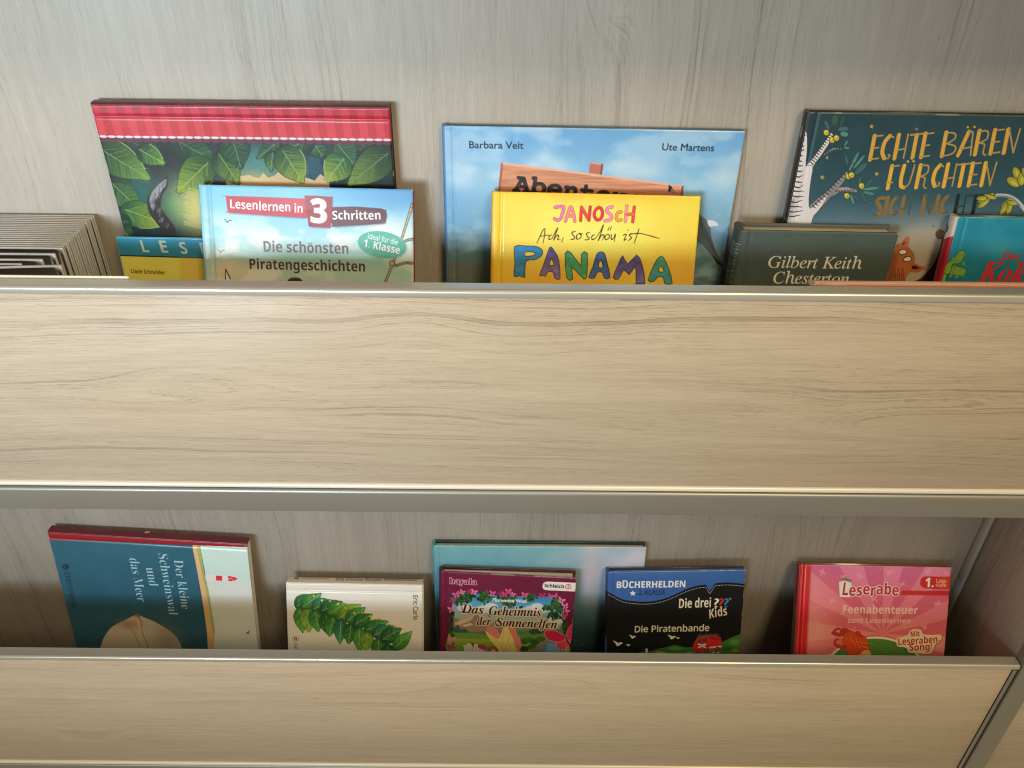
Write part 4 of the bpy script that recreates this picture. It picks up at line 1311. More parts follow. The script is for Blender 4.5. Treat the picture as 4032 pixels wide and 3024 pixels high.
cv.poly([(1518, 560), (1572, 560), (1612, 800), (1650, 960), (1676, 1130), (1702, 1290), (1692, 1410), (1700, 1600), (1655, 1600), (1640, 1300), (1590, 960), (1545, 720)], (196, 160, 116), smooth=2)
cv.poly([(1548, 560), (1574, 560), (1614, 800), (1652, 960), (1678, 1130), (1704, 1290), (1682, 1280), (1650, 1060), (1612, 880), (1580, 740)], (140, 152, 96), smooth=2, a=0.9)
cv.line([(1950, 1300), (1964, 1288), (1976, 1270)], 1.6, (60, 66, 66), taper=(.4, 1, .3))
cv.line([(1952, 1284), (1966, 1290), (1972, 1302)], 1.2, (60, 66, 66), taper=(.3, 1, .3))
cv.poly([(780, 1600), (800, 1390), (850, 1285), (900, 1235), (980, 1195), (1050, 1158), (1090, 1147), (1140, 1166), (1230, 1205), (1330, 1265), (1400, 1330), (1440, 1420), (1450, 1600)], (176, 164, 150), smooth=3)
cv.glow((1330, 1330), 110, 120, (112, 106, 98), 0.55)
cv.glow((1020, 1225), 90, 36, (136, 104, 92), 0.6)
cv.poly([(1078, 1152), (1104, 1150), (1136, 1250), (1180, 1400), (1200, 1600), (1160, 1600), (1130, 1400), (1100, 1290)], (182, 164, 140), smooth=2, a=0.8)
cv.line([(1092, 1152), (1116, 1200), (1130, 1290), (1170, 1400), (1190, 1500)], 0.9, (72, 56, 48), taper=(1.4, .7, 1, .8))
cv.line([(1020, 1240), (1070, 1310), (1110, 1400)], 1.6, (128, 110, 98), a=0.6)
cv.glow((1090, 1152), 26, 12, (110, 62, 60), 0.7)
WT = (146, 178, 192)
cv.text('Der kleine', (1374, 712), (1441, 1101), 70, WT, 'bold', bold=-0.25)
cv.text('Schweinswal', (1250, 662), (1340, 1146), 72, WT, 'bold', bold=-0.25)
cv.text('und', (1153, 772), (1184, 918), 70, WT, 'bold', bold=-0.25)
cv.text('das Meer', (1022, 698), (1090, 1042), 72, WT, 'bold', bold=-0.25)
cv.text('GERSTENBERG', (510, 806), (572, 1094), 34, (22, 50, 62), 'sans', bold=0.1)
cv.ell((520, 768), 27, 22, (22, 50, 62))
for dx in (-9, 0, 9): cv.line([(520 + dx, 758), (520 + dx, 778)], 0.5, (36, 86, 112), smooth=0)
v0 = cv.mm([(395, 556)])[0][1]
v1 = cv.mm([(1940, 612)])[0][1]
U, V = np.meshgrid(cv.us, cv.vs)
cv.a = np.where((V < v0 + (v1 - v0) * U / cv.w)[..., None], np.array([132, 26, 36.]), cv.a)
bk.cover(cv)
sc = bk.spine_canvas(zS)
sc.bg((88, 20, 30))
sc.text('Der kleine Schweinswal und das Meer', (1218, 500), (1868, 532), 26, (150, 78, 84), 'bold', bold=-0.05)
sc.ell((1168, 500), 24, 12, (190, 140, 136), -8)
sc.text('GERSTENBERG', (850, 482), (1115, 494), 18, (140, 64, 72), 'sans')
bk.rest(sc)

# --- small cream board book, spine up
bk = Book('board_book', (-0.2861, -0.0280, 0.6842), 23.81, 0.19, 0.70, 0.1745, 0.195, 0.0170,
          'small cream board book with a diagonal spray of green leaves on its cover', 0.48, 'top', M_GLOSS, M_GREYPAGE, board=(206, 200, 184), vis=(1132, 2553), inset=0.0012, back=(206, 200, 184))
bk.hinge = 0.0100
zR = zoomed(1100, 2240, 3.687)
cv = bk.canvas(zR)
cv.vr([((92, 200), (204, 202, 206)), ((92, 360), (214, 208, 200)), ((92, 520), (228, 214, 186)), ((100, 1200), (228, 214, 178))])  # cool pale top is a gloss reflection painted over the cream
GS = [(30, 84, 44), (56, 116, 44), (40, 98, 46), (96, 132, 44), (34, 92, 74), (48, 104, 48), (28, 78, 44)]
tw = [(240, 560), (520, 600), (820, 700), (1120, 840), (1440, 1010), (1760, 1230)]
cv.line(tw, 2.0, (112, 84, 50), taper=(0.5, 1, 1, 1.2))
sp = spline(tw, 8)
rg = random.Random(14)
for k in range(24):
    t = (k + 0.3) / 24
    p = sp[int(t * (len(sp) - 1))]
    sg = 1 if k % 2 else -1
    Lf = rg.uniform(300, 390)
    an = R(27) + sg * R(rg.uniform(48, 74))
    tip = (p[0] + Lf * math.cos(an), p[1] + Lf * math.sin(an) * 0.95)
    c0 = GS[k % 7]
    leaf(cv, (p[0], p[1]), tip, rg.uniform(190, 250), tuple(0.75 * x for x in c0), tuple(min(255, 1.2 * x) for x in c0), (120, 160, 90), seed=60 + k)
for k in range(14):
    x = 260 + k * 118
    y = 340 + k * 46 + rg.uniform(-40, 30)
    cv.ell((x + 120, y), 16, 15, (214, 120, 44) if k % 2 else (222, 176, 50))
cv.text('Eric Carle', (1944, 384), (1944, 738), 66, (58, 52, 46), 'sans', bold=0.15)
cv.text('GERSTENBERG', (212, 1080), (212, 1600), 50, (90, 84, 74), 'sans', bold=0.15)
cv.ell((234, 1018), 48, 37, (206, 200, 184), ol=0.5, olc=(70, 66, 60))
for sx in (-1, 1):
    for k in range(3): cv.ell((234 + sx * 13, 1000 + k * 15), 13, 7, (66, 60, 54), sx * 35)
cv.mottle(2, 10, 2)
bk.cover(cv)
sc = bk.spine_canvas(zR)
sc.bg((172, 164, 154))
sc.text('Die kleine Raupe Nimmersatt', (815, 180), (1995, 190), 36, (58, 52, 50), 'sbold')
sc.text('Eric Carle', (842, 134), (1130, 138), 22, (80, 74, 70), 'sbold')
sc.text('GERSTENBERG', (320, 158), (715, 162), 26, (90, 82, 78), 'sans', bold=0.1)
sc.ell((250, 146), 40, 16, (84, 76, 72))
bk.rest(sc, bulge=0.0008)

# --- teal book behind
bk = Book('picture_book', (-0.0968, -0.0140, 0.7386), 4.99, 0.03, 0.0, 0.2672, 0.238, 0.0115,
          'pale teal and lilac picture book standing behind the maroon book and the black book', 0.74, 'left', M_PRINT, board=(26, 66, 66), vis=(1712, 2562), back=(24, 58, 58))
zT = zoomed(1050, 2080, 1.7696)
cv = bk.canvas(zT)
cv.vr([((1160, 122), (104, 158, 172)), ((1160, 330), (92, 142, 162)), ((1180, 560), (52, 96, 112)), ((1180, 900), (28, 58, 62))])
cv.glow((2560, 300), 480, 300, (172, 178, 200), 0.9)
cv.glow((2250, 330), 60, 200, (214, 178, 190), 0.5)
cv.glow((2640, 200), 160, 60, (178, 186, 206), 0.7)
U, V = np.meshgrid(cv.us, cv.vs)
m_ = (0.5 + 0.5 * np.sin((U + V * 1.8) / 14.0)) * np.clip(1 - V / 60, 0, 1) * np.clip((U - 80) / 60, 0, 1)
cv.a += m_[..., None] * np.array([16, 4, 4])
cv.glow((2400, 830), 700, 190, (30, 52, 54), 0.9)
cv.text('RN', (2132, 824), (2204, 826), 50, (66, 84, 84), '')
cv.poly([(2390, 500), (2425, 505), (2432, 530), (2395, 515)], (40, 46, 44), soft=0.5)
cv.mottle(5, 14, 3)
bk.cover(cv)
bk.rest(None, (70, 140, 155))

# --- maroon fairy book, slightly open
bk = Book('reading_book', (-0.0876, -0.0335, 0.7136), 12.2, -1.70, 1.30, 0.1702, 0.216, 0.0125,
          'maroon picture book with flowery frame and butterfly standing slightly open before the teal book', 0.82, 'left', M_PRINT, M_PAGE, board=(84, 22, 46), vis=(1734, 2561), open_deg=1.9, back=(80, 20, 42))
zY = zoomed(1700, 2200, 3.687)
cv = bk.canvas(zY)
cv.bg((104, 26, 58))
cv.mottle(4, 16, 2)
FR = [(310, 560), (420, 500), (640, 505), (1100, 540), (1500, 545), (1760, 560), (1890, 640), (1925, 820), (1935, 1060), (1900, 1600), (300, 1600), (296, 900)]
zy = lambda v: cv.mm([(1000, v)])[0][1]


def scene_col(U, V):
    st = [(zy(500), (44, 122, 176)), (zy(690), (84, 150, 190)), (zy(860), (168, 180, 188)), (zy(960), (140, 150, 150)), (zy(1060), (92, 124, 84)), (zy(1180), (150, 168, 62)), (zy(1400), (104, 148, 56))]
    return np.stack([np.interp(V, [q[0] for q in st], [q[1][k] for q in st]) for k in range(3)], -1)


cv.poly(FR, scene_col, smooth=2)
for x, y, rx, ry in ((1530, 700, 90, 60), (1430, 720, 80, 40), (1620, 740, 100, 50), (1330, 740, 70, 30), (860, 690, 90, 50), (760, 730, 110, 60), (480, 720, 110, 70), (1780, 900, 110, 70)):
    cv.ell((x, y), rx, ry, (206, 208, 212), soft=1.2, a=0.9)
cv.poly([(300, 930), (340, 850), (400, 890), (640, 800), (720, 850), (830, 940), (980, 1000), (1100, 1060), (300, 1060)], (150, 128, 112), smooth=0)
cv.poly([(300, 960), (420, 890), (640, 802), (560, 900), (420, 960)], (206, 184, 160), soft=0.5)
cv.poly([(430, 970), (560, 930), (600, 960), (480, 990)], (214, 200, 180), soft=0.4)
cv.poly([(300, 1080), (300, 960), (330, 1010), (380, 960), (420, 1030), (480, 1010), (560, 1080)], (58, 92, 84), soft=0.5)
cv.poly([(560, 1075), (900, 1030), (1300, 1060), (1900, 1020), (1900, 1090), (560, 1100)], (92, 112, 112), soft=1.0)
cv.poly([(300, 1075), (640, 1085), (900, 1120), (860, 1170), (300, 1160)], (104, 146, 62), soft=0.8)
cv.poly([(1230, 1120), (1400, 1065), (1600, 1090), (1700, 1180), (1250, 1200)], (92, 140, 62), soft=0.8)
for x, y, c_ in ((1350, 1200, (50, 90, 42)), (1420, 1180, (66, 108, 46)), (1500, 1210, (44, 84, 42)), (1580, 1170, (58, 100, 48)), (1460, 1280, (60, 104, 46)), (1340, 1310, (40, 72, 40)), (1480, 1060, (50, 84, 66)), (1560, 1050, (44, 76, 62))):
    cv.ell((x, y), 70, 42, c_, soft=0.6)
cv.poly([(1420, 1340), (1560, 1250), (1700, 1180), (1760, 1260), (1640, 1400), (1400, 1420)], (120, 122, 120), smooth=2)
cv.poly([(1590, 1345), (1720, 1210), (1820, 1230), (1880, 1330), (1900, 1450), (1560, 1450)], (76, 142, 186), smooth=2)
for k in range(12): cv.line([(1700 + k * 14, 1230 + (k % 3) * 10), (1640 + k * 20, 1400)], 0.6, (190, 214, 226), 0.7, smooth=0)
# leaves and flowers of the frame
rg = random.Random(31)
LG = [(30, 66, 36), (44, 84, 40), (58, 104, 46), (24, 52, 34)]


def tuft(x0, y0, rx, ry, n_, cols=LG, s_=30):
    for _ in range(n_):
        x, y = x0 + rg.gauss(0, 0.5) * rx, y0 + rg.gauss(0, 0.5) * ry
        cv.ell((x, y), rg.uniform(0.7, 1.2) * s_, rg.uniform(0.4, 0.6) * s_, rg.choice(cols), rg.uniform(0, 180))


for q in ((470, 560, 160, 60, 60), (380, 620, 90, 60, 30), (750, 540, 90, 60, 30), (740, 600, 60, 40, 14), (1060, 570, 160, 50, 40), (1120, 650, 120, 50, 26), (1430, 560, 90, 50, 26), (1800, 640, 80, 70, 30), (1700, 710, 110, 50, 30),
          (1860, 720, 60, 80, 30), (1790, 830, 120, 50, 34), (1930, 1000, 26, 110, 26), (296, 820, 26, 90, 20), (290, 1010, 26, 130, 26)): tuft(*q)


def bfly(x, y, s_, col_, rot=0.0):
    cr, sr = math.cos(rot), math.sin(rot)
    for sx in (-1, 1):
        for dx, dy, rx, ry, ra in ((0.55, -0.45, 0.62, 0.36, -38), (0.45, 0.40, 0.45, 0.28, 38)):
            px, py = sx * dx * s_, dy * s_
            cv.ell((x + px * cr - py * sr, y + px * sr + py * cr), rx * s_, ry * s_, col_, sx * ra + math.degrees(rot))


PK = [(206, 84, 142), (190, 62, 120), (222, 112, 160), (168, 48, 104)]
for x, y, s_, ro in ((1112, 478, 46, 0), (610, 490, 46, 0.3), (545, 474, 34, -0.4), (440, 490, 40, 0.4), (355, 530, 52, -0.3), (300, 610, 40, 0.5), (285, 740, 50, -0.2), (880, 505, 44, 0.2), (1010, 510, 40, -0.5), (1060, 520, 44, 0.1), (1180, 520, 36, 0.5),
                     (1345, 530, 46, 0.2), (1610, 540, 46, -0.1), (1720, 545, 36, 0.5), (1800, 540, 36, -0.6), (1880, 610, 50, 0.4), (1940, 690, 44, -0.2), (1960, 760, 34, 0.6), (1930, 830, 44, 0.1), (290, 1180, 50, 0.2), (285, 1280, 60, -0.4)):
    bfly(x, y, s_, rg.choice(PK), ro)
# butterfly wings, horse, hair
cv.poly([(800, 1040), (830, 985), (890, 980), (960, 1040), (1000, 1090), (1020, 1030), (1060, 980), (1150, 985), (1215, 1010), (1240, 1090), (1290, 1180), (1300, 1280), (1260, 1360), (1230, 1450), (1030, 1450), (930, 1260)], (214, 128, 122), smooth=2)
cv.poly([(778, 1042), (830, 1080), (900, 1130), (970, 1160), (1000, 1110), (1018, 1050), (1050, 985), (1110, 1010), (1150, 1090), (1190, 1180), (1210, 1270), (1240, 1345), (1220, 1450), (1030, 1450), (960, 1300), (860, 1190), (800, 1100)], (228, 204, 132), smooth=2)
for p in ([(1040, 1340), (960, 1210), (830, 1090)], [(1040, 1340), (1030, 1180), (1050, 1010)], [(1050, 1340), (1110, 1200), (1130, 1050)], [(1060, 1345), (1160, 1260), (1200, 1200)]): cv.line(p, 0.6, (176, 146, 76), 0.8)
cv.poly([(440, 1240), (480, 1260), (530, 1220), (580, 1245), (660, 1235), (720, 1280), (760, 1330), (780, 1450), (450, 1450), (470, 1310)], (226, 222, 216), smooth=2, ol=0.3, olc=(90, 80, 76))
cv.poly([(575, 1205), (612, 1235), (612, 1290), (585, 1260)], (96, 70, 56))
for k in range(4): cv.line([(520 + k * 40, 1250), (500 + k * 46, 1330)], 0.5, (150, 144, 140), smooth=0)
cv.ell((735, 1280), 72, 38, (176, 66, 90), 14)
cv.ell((880, 1330), 74, 66, (150, 98, 54))
cv.ell((910, 1350), 46, 40, (222, 176, 142))
cv.ell((950, 1340), 20, 60, (132, 82, 46), -30)
for pts, c_ in (([(1632, 1062), (1700, 1042), (1800, 1050), (1880, 1086), (1945, 1140), (1905, 1200), (1800, 1205), (1700, 1180), (1650, 1120)], (196, 34, 82)),
                ([(1815, 1215), (1890, 1195), (1965, 1175), (1985, 1250), (1950, 1310), (1880, 1320), (1810, 1280)], (214, 74, 112)),
                ([(1955, 1120), (1980, 1020), (2040, 950), (2130, 930), (2120, 1100), (2040, 1180), (1985, 1180)], (206, 50, 92)),
                ([(1985, 1190), (2070, 1170), (2110, 1260), (2030, 1240)], (196, 66, 102))):
    cv.poly(pts, c_, smooth=2, ol=0.5, olc=(232, 170, 186))
cv.line([(1940, 1120), (1960, 1170), (1985, 1230)], 1.4, (86, 20, 40))
cv.line([(1945, 1270), (1955, 1340), (1950, 1400)], 0.8, (232, 200, 206))
HL = (226, 208, 186)
TX = (56, 26, 22)
cv.text('Das', (430, 785), (752, 800), 124, TX, 'bital', bold=0.0, halo=(1.3, HL, 1.2))
cv.text('Geheimnis', (832, 812), (1588, 838), 126, TX, 'bital', bold=0.0, halo=(1.3, HL, 1.2))
cv.text('der', (655, 958), (862, 966), 118, TX, 'bital', bold=0.0, halo=(1.3, HL, 1.2), sy=1.0)
cv.text('Sonnenelfen', (930, 974), (1815, 1014), 122, TX, 'bital', bold=0.0, halo=(1.3, HL, 1.2))
for txt, a_, b_, h_ in (('Das', (430, 785), (752, 800), 124), ('Geheimnis', (832, 812), (1588, 838), 126), ('der', (655, 958), (862, 966), 118), ('Sonnenelfen', (930, 974), (1815, 1014), 122)):
    cv.text(txt, a_, b_, h_, TX, 'bital')
cv.line([(405, 780), (440, 765), (500, 775), (560, 790)], 0.8, TX)
cv.line([(470, 760), (435, 720), (450, 670), (520, 645)], 0.7, TX)
cv.line([(850, 835), (830, 830), (840, 800)], 0.8, TX)
cv.line([(985, 970), (930, 950), (930, 910), (970, 890)], 0.8, TX)
cv.text('Florentine Wolf', (886, 618), (1382, 640), 46, (240, 236, 228), '', bold=0.2)
cv.text('bayala', (260, 362), (652, 378), 84, (92, 20, 56), 'bold', halo=(0.75, (214, 150, 184)), bold=0.0)
TG = [(1606, 402), (1618, 360), (1650, 334), (1700, 332), (2120, 352), (2110, 478), (1690, 458), (1640, 452), (1612, 430)]
cv.poly(TG, (226, 222, 228), smooth=0)
cv.text('Schleich', (1636, 412), (1918, 428), 46, (34, 30, 36), 'sbold', bold=0.1)
cv.ell((1983, 406), 48, 38, (196, 52, 50))
cv.ell((1983, 406), 38, 29, (228, 214, 214))
cv.text('S', (1968, 428), (1998, 429), 44, (196, 52, 50), 'sbold')
bk.cover(cv)
bk.rest(None, (70, 16, 40))

# --- black first reader
bk = Book('reading_book', (0.1220, -0.0300, 0.7110), 14.73, -0.18, -1.87, 0.1732, 0.214, 0.0115,
          'black reading book with wavy blue top band and small red van picture', 0.76, 'left', M_PRINT, M_GREYPAGE, board=(34, 56, 104), vis=(2387, 2568), back=(34, 56, 104))
zH = zoomed(2300, 2080, 2.765)
cv = bk.canvas(zH)
cv.bg((20, 22, 24))
CUR = [(215, 660), (260, 700), (330, 742), (430, 785), (560, 805), (700, 808), (830, 788), (940, 752), (1040, 706), (1140, 664), (1240, 636), (1325, 626)]
cs = [tuple(p) for p in spline(CUR, 4)] + [(1368, 698), (1428, 610)] + [tuple(p) for p in spline([(1428, 610), (1540, 602), (1640, 606), (1800, 622)], 4)]
cv.poly([(x, y + 8) for x, y in cs] + [(1850, 300), (150, 300)], (12, 14, 30))
cv.poly([(x, y - 10) for x, y in cs] + [(1850, 300), (150, 300)], (52, 92, 160))
cv.glow((900, 470), 600, 60, (66, 106, 176), 0.6)
tot = spline(cs, 1)
P = np.array(cs)
L_ = np.concatenate([[0], np.cumsum(np.linalg.norm(np.diff(P, axis=0), axis=1))])
for t in np.arange(6, L_[-1], 15.5):
    cv.ell((np.interp(t, L_, P[:, 0]), np.interp(t, L_, P[:, 1]) + 16), 4.2, 4.0, (200, 196, 190), n=8)
cv.text('BÜCHERHELDEN', (355, 650), (1100, 640), 66, (224, 226, 234), 'sbold', bold=0.15)
for dx in (-13, 13): cv.ell((440 + dx, 572), 9, 8, (224, 226, 234))
star = [(530 + (36 if k % 2 == 0 else 16) * math.sin(k * math.pi / 5), 708 - (34 if k % 2 == 0 else 15) * math.cos(k * math.pi / 5)) for k in range(10)]
cv.poly(star, (226, 226, 230))
cv.text('2. KLASSE', (592, 726), (880, 722), 52, (26, 42, 92), 'sans', bold=0.2)
CR = (218, 206, 186)
cv.text('Die drei', (1032, 870), (1378, 860), 96, CR, 'sbold', bold=0.05)
for x, c_ in ((1418, CR), (1472, (176, 44, 48)), (1526, (48, 120, 176))): cv.text('?', (x, 862), (x + 48, 860), 94, c_, 'sbold', bold=0.3)
cv.ell((1592, 767), 10, 9, (150, 146, 140))
cv.text('Kids', (1366, 985), (1566, 940), 92, CR, 'sbital', jit=0.05)
cv.text('Die Piratenbande', (552, 1134), (1360, 1118), 66, (222, 214, 200), 'sans', bold=0.25)
cv.poly([(580, 1362), (700, 1345), (820, 1310), (900, 1295), (985, 1272), (1050, 1285), (1130, 1300), (1260, 1280), (1400, 1262), (1500, 1240), (1590, 1195), (1650, 1172), (1800, 1165), (1800, 1600), (560, 1600)], (62, 112, 54), smooth=2)
cv.mottle(0, 5, 1)
for x, y, rx, ry, c_ in ((1640, 1240, 60, 30, (84, 142, 66)), (1000, 1310, 80, 16, (92, 146, 76)), (860, 1325, 60, 12, (50, 92, 48)), (1560, 1310, 80, 22, (44, 88, 44)), (830, 1352, 60, 10, (176, 150, 86)), (1150, 1356, 40, 8, (190, 160, 96)), (1640, 1330, 40, 16, (140, 120, 60))):
    cv.ell((x, y), rx, ry, c_, soft=0.8, a=0.85)
for x, y, s_, ro in ((372, 1258, 1.3, 0.3), (530, 1184, 0.9, -0.1), (482, 1274, 0.6, 0.2), (958, 1188, 1.1, 0.0), (1022, 1196, 0.5, 0.4)):
    cv.line([(x - 40 * s_, y - 22 * s_), (x - 16 * s_, y - 8 * s_), (x, y + 6 * s_), (x + 18 * s_, y - 6 * s_), (x + 34 * s_, y - 4 * s_)], 3.0 * s_, (220, 216, 206), taper=(.2, .7, 1, .7, .2))
    cv.ell((x, y + 8 * s_), 20 * s_, 9 * s_, (226, 222, 212), -20)
cv.poly([(668, 1356), (672, 1310), (690, 1310), (694, 1356)], (214, 150, 130))
for y in (1318, 1334, 1350): cv.line([(670, y), (692, y)], 1.2, (226, 216, 206), smooth=0)
VAN = [(1184, 1290), (1200, 1240), (1236, 1205), (1300, 1180), (1380, 1172), (1482, 1180), (1494, 1250), (1490, 1320), (1380, 1336), (1250, 1356), (1196, 1342)]
cv.poly([(1208, 1226), (1240, 1176), (1320, 1158), (1440, 1156), (1460, 1180), (1300, 1190)], (86, 76, 56), soft=0.3)
for k in range(14): cv.line([(1220 + k * 17, 1205 - k * 2), (1250 + k * 17, 1160 - (k % 3) * 10)], 0.6, (120, 110, 80) if k % 2 else (60, 70, 50), smooth=0)
cv.poly(VAN, (186, 40, 40), smooth=2)
cv.poly([(1360, 1180), (1486, 1182), (1500, 1222), (1380, 1216)], (150, 34, 34))
cv.poly([(1228, 1232), (1262, 1206), (1340, 1194), (1340, 1230), (1240, 1254)], (70, 66, 74))
cv.poly([(1270, 1214), (1284, 1206), (1284, 1240), (1272, 1244)], (186, 40, 40))
cv.line([(1370, 1300), (1430, 1294), (1490, 1288)], 2.6, (214, 200, 186), smooth=0)
for x, y, r_ in ((1245, 1346, 18), (1330, 1330, 20), (1450, 1312, 20)):
    cv.ell((x, y), r_, r_, (26, 24, 26))
    cv.ell((x, y), r_ * .45, r_ * .45, (150, 146, 140))
cv.ell((1282, 1278), 22, 18, (232, 222, 206))
for a_, b_ in (((1246, 1262), (1322, 1300)), ((1246, 1300), (1322, 1264))): cv.line([a_, b_], 2.2, (232, 222, 206), smooth=0)
for dx in (-7, 7): cv.ell((1282 + dx, 1278), 5, 5, (120, 30, 30))
for x in (1408, 1460): cv.ell((x, 1354), 10, 8, (216, 226, 206))
bk.cover(cv)
sc = bk.spine_canvas(zH)
sc.bg((22, 24, 28))
sc.poly([(180, 380), (300, 380), (262, 700), (215, 650)], (40, 70, 124))
sc.poly([(190, 1120), (240, 1140), (240, 1600), (180, 1600)], (50, 80, 120))
sc.text('Die Piratenbande', (214, 1080), (232, 720), 18, (196, 190, 182), 'sbold')
bk.rest(sc)

# --- pink first reader
bk = Book('reading_book', (0.3667, -0.0180, 0.7154), 28.1, -0.06, 0.61, 0.1912, 0.2275, 0.0130,
          'pink reading book with red spine leaning in the lower right corner', 0.82, 'left', M_GLOSS, M_GREYPAGE, board=(190, 40, 44), vis=(3130, 2577), back=(120, 84, 72))
bk.hinge = 0.0060
zL = zoomed(3100, 2180, 3.16)
cv = bk.canvas(zL)
O_ = cv.mm([(1180, 1000)])[0]
U, V = np.meshgrid(cv.us, cv.vs)
ang = np.arctan2(U - O_[0], O_[1] - V)
st = np.clip(np.sin(ang * 11.5 + 0.6) * 6 + 0.5, 0, 1)[..., None]
y0, y1, y2 = (cv.mm([(1000, q)])[0][1] for q in (160, 620, 1250))
t1 = np.clip((V - y0) / (y1 - y0), 0, 1)[..., None]
t2 = np.clip((V - y1) / (y2 - y1), 0, 1)[..., None]
A_ = np.array([196, 96, 152.]) * (1 - t1) + np.array([200, 92, 118.]) * t1
A_ = A_ * (1 - t2) + np.array([208, 104, 112.]) * t2
B_ = np.array([212, 126, 172.]) * (1 - t1) + np.array([212, 116, 138.]) * t1
B_ = B_ * (1 - t2) + np.array([222, 138, 136.]) * t2
cv.a = A_ * (1 - st) + B_ * st
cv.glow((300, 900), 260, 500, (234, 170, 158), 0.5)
rg = random.Random(12)
for x, y in ((440, 235), (1270, 230), (1750, 220), (1420, 380), (1870, 620), (390, 940), (560, 590), (1090, 560), (900, 280), (1700, 900), (700, 300), (1980, 250)):
    for k in range(4):
        an = k * math.pi / 2 + rg.uniform(0, 1)
        cv.ell((x + 24 * math.cos(an), y + 24 * math.sin(an)), 24, 13, (232, 160, 178), math.degrees(an), a=0.55, soft=0.5, n=10)
for _ in range(46):
    cv.ell((rg.uniform(300, 2000), rg.uniform(170, 1250)), rg.uniform(5, 14), rg.uniform(5, 14), (236, 166, 176), a=0.5, soft=0.4, n=8)
cv.poly([(-50, 100), (292, 120), (228, 1300), (218, 1700), (-60, 1700)], (196, 36, 40))
cv.poly([(292, 120), (308, 120), (244, 1300), (234, 1700), (218, 1700), (228, 1300)], (140, 60, 70), a=0.5, soft=0.6)
for a_, b_ in (((192, 140), (120, 1250)), ((236, 140), (172, 1250))): cv.line([a_, b_], 0.9, (236, 96, 92), 0.75, smooth=0)
cv.poly([(205, 140), (225, 140), (160, 1250), (138, 1250)], (150, 22, 30), a=0.6, soft=0.4)
# open white book of the series mark
cv.poly([(640, 350), (720, 332), (800, 350), (806, 470), (780, 545), (650, 540)], (232, 214, 222), smooth=0, ol=0.4, olc=(150, 110, 130))
cv.poly([(660, 325), (712, 296), (804, 326), (796, 360), (730, 340)], (120, 112, 114))
cv.text('L', (684, 516), (752, 516), 152, (176, 34, 44), 'sbold', shear=0.08, halo=(0.7, (238, 214, 222)))
cv.text('eserabe', (768, 514), (1382, 520), 132, (176, 34, 44), 'sbold', jit=0.09, halo=(1.0, (238, 206, 216)), seed=5)
cv.poly([(1422, 464), (1440, 458), (2080, 466), (2070, 522), (1436, 514), (1416, 506), (1410, 482)], (188, 38, 38))
cv.poly([(1650, 360), (1660, 315), (1690, 286), (1730, 282), (2090, 292), (2080, 440), (1720, 432), (1680, 420), (1654, 392)], (188, 34, 36))
cv.poly([(1900, 290), (2090, 292), (2080, 440), (1890, 436)], (204, 84, 44), a=0.6, soft=2)
cv.text('1.', (1716, 410), (1814, 412), 104, (240, 226, 230), 'sbold', bold=0.35)
cv.text('Lese-', (1848, 360), (1988, 362), 46, (236, 176, 166), 'sbold')
cv.text('stufe', (1842, 410), (1972, 412), 46, (236, 176, 166), 'sbold')
cv.text('Feenabenteuer', (690, 738), (1620, 750), 92, (238, 186, 176), 'sbold', bold=0.1)
cv.text('zum Lesenlernen', (750, 860), (1530, 868), 62, (238, 186, 176), 'sbold', bold=0.0)
t_ = np.linspace(0, 2 * np.pi, 40, endpoint=False)
cv.ell((1090, 1500), 640, 468, (236, 214, 190), n=40)
cv.ell((1090, 1500), 610, 442, (74, 126, 56), n=40)
cv.glow((1350, 1200), 200, 90, (92, 146, 62), 0.0)
for _ in range(40): cv.ell((rg.uniform(1040, 1500), rg.uniform(1080, 1260)), rg.uniform(4, 12), rg.uniform(4, 10), rg.choice([(50, 92, 44), (96, 110, 60), (120, 60, 60)]), n=8)
for _ in range(36): cv.ell((rg.uniform(480, 700), rg.uniform(920, 1210)), rg.uniform(3, 8), rg.uniform(3, 7), (130, 50, 60), n=7, a=0.7)
cv.poly([(690, 940), (740, 938), (800, 965), (860, 985), (930, 1030), (980, 1040), (1006, 1110), (1028, 1200), (1025, 1400), (900, 1400), (800, 1300), (730, 1220), (690, 1130), (700, 1040)], (196, 72, 36), smooth=3, ol=0.4, olc=(120, 36, 30))
for p, w_ in (([(700, 1000), (640, 1010), (580, 990), (570, 985), (610, 940), (640, 932), (660, 950)], 5), ([(720, 1160), (650, 1160), (600, 1130), (596, 1090), (620, 1060), (640, 1076)], 4.4), ([(930, 1030), (890, 1010), (860, 990), (880, 972), (910, 985)], 4), ([(740, 960), (690, 950), (660, 980)], 6)):
    cv.line(p, w_, (170, 56, 40), taper=(1, 1, .9, .7, .5, .3))
for k in range(9):
    cv.line([(720 + k * 22, 1010 + k * 8), (800 + k * 20, 1090 + k * 14), (1010, 1120 + k * 20)], 1.0, [(232, 120, 44), (150, 36, 34), (214, 92, 40)][k % 3], 0.8)
cv.ell((975, 1260), 72, 56, (226, 170, 92), -30)
BUB = [(1356, 1090), (1372, 1046), (1440, 1036), (1500, 1010), (1530, 955), (1600, 936), (1668, 955), (1690, 1000), (1800, 1010), (1900, 1006), (1922, 1040), (1900, 1090), (1836, 1130), (1810, 1210), (1760, 1246), (1600, 1236), (1510, 1226), (1490, 1180), (1440, 1162), (1376, 1156)]
cv.poly([(x + 8, y + 10) for x, y in BUB], (96, 60, 50), smooth=3, a=0.5, soft=0.7)
cv.poly(BUB, (238, 206, 176), smooth=3)
DR = (168, 36, 42)
cv.text('Mit', (1536, 1034), (1646, 1022), 62, DR, 'sbold', jit=0.06)
cv.text('Leseraben-', (1382, 1136), (1900, 1102), 80, DR, 'sbold', jit=0.06, seed=8)
